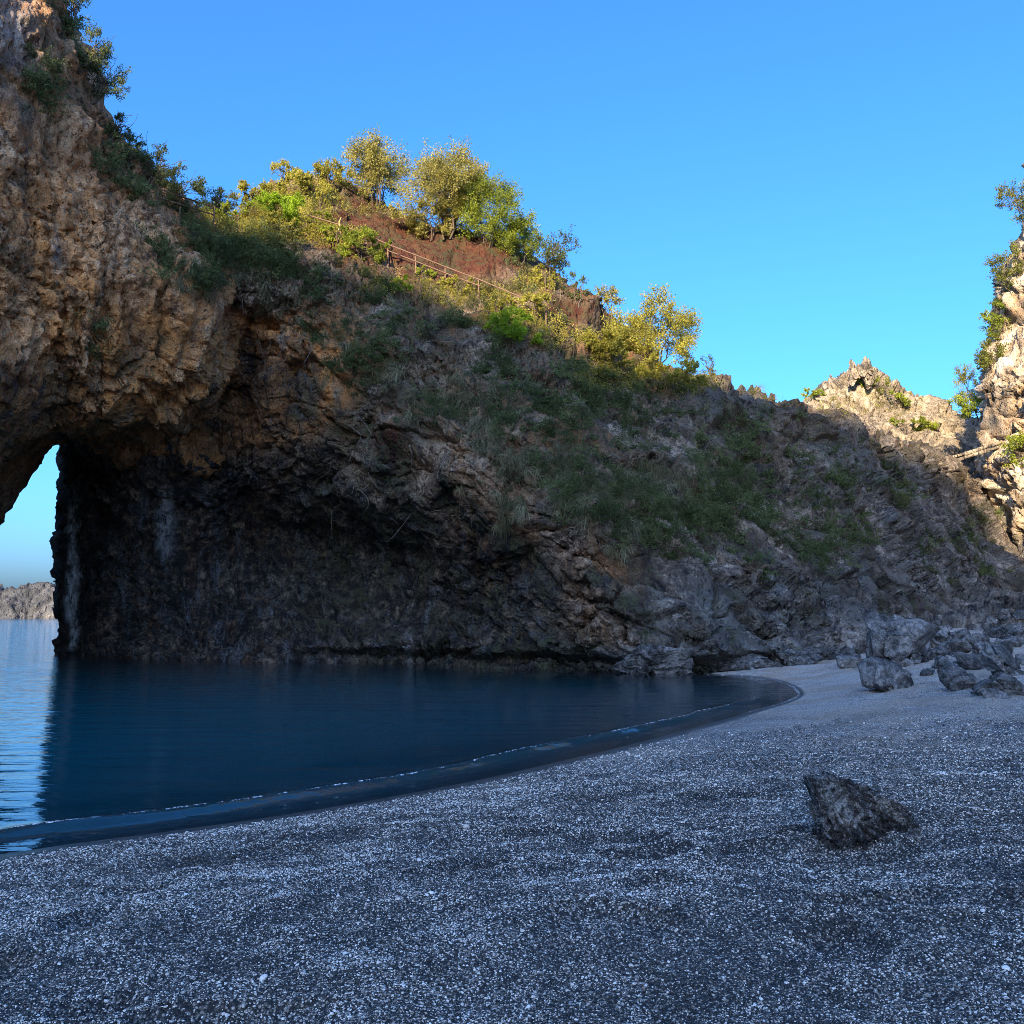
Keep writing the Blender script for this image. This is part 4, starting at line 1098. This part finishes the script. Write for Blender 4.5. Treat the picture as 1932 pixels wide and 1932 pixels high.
boulder('boulder', 'dark block at the right edge in the front row', 1915, 1262, 1312, 110, ICO5, 8, 13, group=BG)
boulder('boulder', 'large pale boulder at the right edge behind the front row', 1912, 1214, 1275, 88, ICO5, 9, 14, group=BG)
boulder('boulder', 'small low stone in front of the right-hand blocks', 1884, 1300, 1316, 54, ICO3, 7, 16, group=BG)
pile = [(1765,1196,1222,60),(1788,1192,1212,40),(1740,1188,1206,34),(1806,1206,1234,56),(1835,1200,1226,60),(1860,1188,1214,54),(1872,1210,1240,48),(1893,1178,1206,50),(1918,1166,1200,52),(1905,1196,1222,48),
        (1770,1222,1242,50),(1850,1172,1190,36),(1880,1160,1178,30),(1925,1205,1222,44),(1822,1184,1200,34),(1748,1210,1230,36),(1725,1175,1192,30),(1895,1150,1170,34)]
where = ['just right of the biggest leaning boulder', 'behind and right of the biggest leaning boulder', 'half hidden behind the biggest leaning boulder', 'in the middle of the rubble pile above the flat slab', 'in the pile above the rounded rock',
         'higher in the pile near its centre', 'in the pile behind the large pale boulder', 'near the top of the pile at the right', 'pale and upright, topmost at the right edge', 'just above the large pale boulder',
         'behind the flat pale slab', 'small, high in the middle of the pile', 'small, at the top of the pile', 'at the right edge above the large pale boulder', 'small, on the back rim of the pile', 'against the right flank of the biggest leaning boulder', 'small, at the foot of the cliff above the biggest boulder', 'small, highest of all near the right edge']
for k, (a, b, c_, w_) in enumerate(pile):
    boulder('boulder', 'rubble stone ' + where[k], a, b, c_, w_, ICO4 if w_ > 45 else ICO3, 8, 30 + k, group='stones of the rubble pile', depth=0.9, rot=k * 0.7)
for k in range(64):
    a = rng.uniform(1700, 1940); c_ = rng.uniform(1168, 1264); w_ = rng.uniform(15, 48) * (0.75 + 0.4 * (c_ - 1168) / 96)
    o_r = boulder('rubble_stone', 'small loose stone lying among the boulders of the rubble pile', a, c_ - w_ * 0.55, c_, w_, ICO3, 8, 200 + k, group='small stones of the rubble pile', depth=0.9, rot=k * 1.3, cat='stone')
# bedrock ledges at the foot of the cliff
for k, (a, b, c_, w_, dd, lb) in enumerate([(1235,1216,1270,170,39.3,'grey rock ledge dipping into the water left of the widest ledge'), (1400,1212,1270,220,40.3,'widest rounded grey ledge where the water meets the sand'),
                                     (1500,1214,1260,120,42.0,'grey ledge at the dark cleft right of the widest ledge'), (1790,1140,1206,250,60,'long sloping bedrock slab above the rubble pile')]):
    boulder('rock_ledge', lb, a, b, c_, w_, ICO5, 10, 60 + k, D=dd, depth=0.75, rough=1.5, group='grey rock ledges at the cliff foot', cat='ledge', rot=0.3 * k)

boulder('rock_pinnacle', 'taller right knob of the twin rock pinnacle on the peak', 1638, 655, 716, 31, ICO5, 5, 71, D=104.5, depth=0.8, rough=1.5, cat='pinnacle', mat=M_PEAK)
boulder('rock_pinnacle', 'lower left knob of the twin rock pinnacle on the peak', 1614, 668, 716, 22, ICO4, 5, 72, D=105, depth=0.9, rough=1.4, cat='pinnacle', mat=M_PEAK)
# ------------------------------------------------------------------ the slab of rock in the foreground gravel
b = np.array(hit(1640, 1608, [beach])[0]); s = size_at(b)
def slab(outline, cu, cv, depth, yoff, seed, sub=6):
    """one leaf of rock: a star-shaped outline in the plane facing the beach, rounded to a given depth"""
    V, F = ico(sub)
    o_ = np.array(outline, float); ox = (o_[:, 0] - cu) * s; oz = (cv - o_[:, 1]) * s
    ang = np.arctan2(oz, ox); k = np.argsort(ang); ang, ox, oz = ang[k], ox[k], oz[k]
    th = np.arctan2(V[:, 2], V[:, 0])
    A = np.concatenate([ang - 2 * math.pi, ang, ang + 2 * math.pi]); n = len(ang)
    j = np.searchsorted(A, th) % n; i = (j - 1) % n
    ex, ez = ox[j] - ox[i], oz[j] - oz[i]
    R_ = (ox[i] * ez - oz[i] * ex) / (np.cos(th) * ez - np.sin(th) * ex)
    lat = np.sqrt(np.clip(1 - V[:, 1] ** 2, 0, 1))
    rr = R_ * np.clip(lat * 1.55, 0, 1) ** 0.85
    q = np.stack([rr * np.cos(th), np.sign(V[:, 1]) * np.abs(V[:, 1]) ** 0.7 * depth, rr * np.sin(th)], 1)
    hx = 70 * s
    # beds run from upper left to lower right
    c, sn = math.cos(1.02), math.sin(1.02)
    lay = np.stack([(q[:, 0] * c - q[:, 2] * sn) / 1.9, q[:, 1] / 1.2, (q[:, 0] * sn + q[:, 2] * c) / 0.42], 1) / (0.62 * hx) + seed
    lay = lay + 0.25 * np.stack([noise(q / (0.3 * hx) + 3), noise(q / (0.3 * hx) + 33), noise(q / (0.3 * hx) + 63)], 1)
    n_ = norm_rows(np.stack([q[:, 0] / hx, q[:, 1] / depth, q[:, 2] / hx], 1))
    f, e = facet(lay, 0.9); f2, e2 = facet(lay * 2.6 + 5, 1.0)
    d = 0.17 * hx * f - 0.16 * hx * (1 - smooth(0, 0.14, e)) + 0.09 * hx * f2 - 0.035 * hx * (1 - smooth(0, 0.2, e2)) + 0.05 * hx * ridged(q / (0.4 * hx) + seed, 3) + 0.018 * hx * ridged(q / (0.10 * hx), 3) - 0.05 * hx
    q = q + n_ * d[:, None]
    q[:, 0] += (cu - 1640 + 13) * s; q[:, 2] += (1608 - cv) * s; q[:, 1] += yoff
    return q, F
V, F, _ = join([slab([(1534,1484),(1566,1478),(1596,1482),(1640,1534),(1676,1592),(1692,1640),(1620,1650),(1560,1645),(1546,1600),(1550,1560),(1548,1530),(1539,1504)], 1606, 1560, 0.19, 0.24, 3),
                slab([(1600,1496),(1634,1498),(1682,1518),(1722,1548),(1750,1582),(1754,1640),(1690,1650),(1640,1640),(1622,1560)], 1676, 1568, 0.16, 0.36, 9)])
fgr = link('foreground_rock', mesh('foreground_rock', V, F, mats=[M_FGROCK]), loc=b, category='rock', label='jagged dark slab of layered rock standing alone in the foreground gravel')
boulder('small_stone', 'small dark stone at the right tip of the foreground slab', 1732, 1556, 1584, 26, ICO3, 8, 91, mat=M_FGROCK, cat='stone')

# ------------------------------------------------------------------ loose pebbles lying on the beach (real stones near the camera)
peb = []
pm = NT('pebble')
tn = pm.attr('tone', 'INSTANCER').outputs['Fac']
pc = pm.ramp(tn, [(0.0, (0.016, 0.014, 0.012)), (0.38, (0.065, 0.052, 0.042)), (0.56, (0.26, 0.21, 0.17)), (0.78, (0.72, 0.59, 0.49)), (1.0, (0.92, 0.82, 0.72))])
pb = pm.n('BsdfPrincipled', Base__Color=pc, Roughness=0.62)
M_PEB = pm.finish(pb.outputs[0])
pcol = bpy.data.collections.new('pebble_shapes')
for k in range(5):
    bm = bmesh.new(); bmesh.ops.create_icosphere(bm, subdivisions=2 if k < 3 else 1, radius=0.5)
    V = np.array([v.co[:] for v in bm.verts]); F = np.array([[v.index for v in f.verts] for f in bm.faces]); bm.free()
    V = V * np.array((1.0, rng.uniform(0.65, 0.95), rng.uniform(0.42, 0.7))); V = V * (1 + 0.22 * noise(V * 2.1 + 9 * k))[:, None]
    po = bpy.data.objects.new('pebble_shape', mesh('pebble_shape', V, F, mats=[M_PEB])); pcol.objects.link(po)
n = 780000
rr_ = 2.6 + 19.0 * rng.random(n) ** 1.7
th = rng.uniform(-0.86, 0.86, n)
px_, py_ = rr_ * np.sin(th), rr_ * np.cos(th)
pz, pd = beach_base(px_, py_); keep = (pd > 0.34 + 0.3 * rng.random(n)) & (rng.random(n) > smooth(8, 21, rr_))
px_, py_, pz, pd, rr_ = px_[keep], py_[keep], pz[keep], pd[keep], rr_[keep]
pz = pz + beach_relief(px_, py_, pd)
n = len(px_)
pq = np.stack([px_, py_, 0 * px_], 1)
sz = (0.0070 + 0.0009 * (rr_ - 2.6)) * np.exp(rng.normal(size=n) * 0.32)
sz = np.where(rng.random(n) < 0.004, sz * 2.0, sz)
tone = np.clip(0.495 + 0.32 * rng.normal(size=n) + 0.26 * fbm(pq / 0.5 + 2, 3) + 0.22 * noise(pq / 2.2 + 5) + 0.012 * (rr_ - 5), 0, 1)
pme = bpy.data.meshes.new('pebbles'); pme.vertices.add(n)
pme.vertices.foreach_set('co', np.stack([px_, py_, pz + 0.10 * sz], 1).astype(np.float32).ravel())
pme.attributes.new('size', 'FLOAT', 'POINT').data.foreach_set('value', sz.astype(np.float32))
pme.attributes.new('tone', 'FLOAT', 'POINT').data.foreach_set('value', tone.astype(np.float32))
pob = link('pebbles', pme, kind='stuff', label='small pale and dark pebbles strewn over the beach', category='pebbles')
gt = bpy.data.node_groups.new('pebble_scatter', 'GeometryNodeTree')
gt.interface.new_socket('Geometry', in_out='INPUT', socket_type='NodeSocketGeometry'); gt.interface.new_socket('Geometry', in_out='OUTPUT', socket_type='NodeSocketGeometry')
gi, go = gt.nodes.new('NodeGroupInput'), gt.nodes.new('NodeGroupOutput')
ci = gt.nodes.new('GeometryNodeCollectionInfo'); ci.inputs['Collection'].default_value = pcol; ci.inputs['Separate Children'].default_value = True; ci.inputs['Reset Children'].default_value = True
ip = gt.nodes.new('GeometryNodeInstanceOnPoints'); ip.inputs['Pick Instance'].default_value = True
na = gt.nodes.new('GeometryNodeInputNamedAttribute'); na.data_type = 'FLOAT'; na.inputs['Name'].default_value = 'size'
rv_ = gt.nodes.new('FunctionNodeRandomValue'); rv_.data_type = 'FLOAT_VECTOR'
rv_.inputs[0].default_value = (-0.45, -0.45, 0); rv_.inputs[1].default_value = (0.45, 0.45, 6.283)
m2p = gt.nodes.new('GeometryNodeMeshToPoints'); m2p.inputs['Radius'].default_value = 0.01
gt.links.new(gi.outputs[0], m2p.inputs[0]); gt.links.new(m2p.outputs[0], ip.inputs['Points'])
gt.links.new(ci.outputs[0], ip.inputs['Instance'])
gt.links.new(rv_.outputs[0], ip.inputs['Rotation']); gt.links.new(na.outputs[0], ip.inputs['Scale']); gt.links.new(ip.outputs[0], go.inputs[0])
md = pob.modifiers.new('scatter', 'NODES'); md.node_group = gt
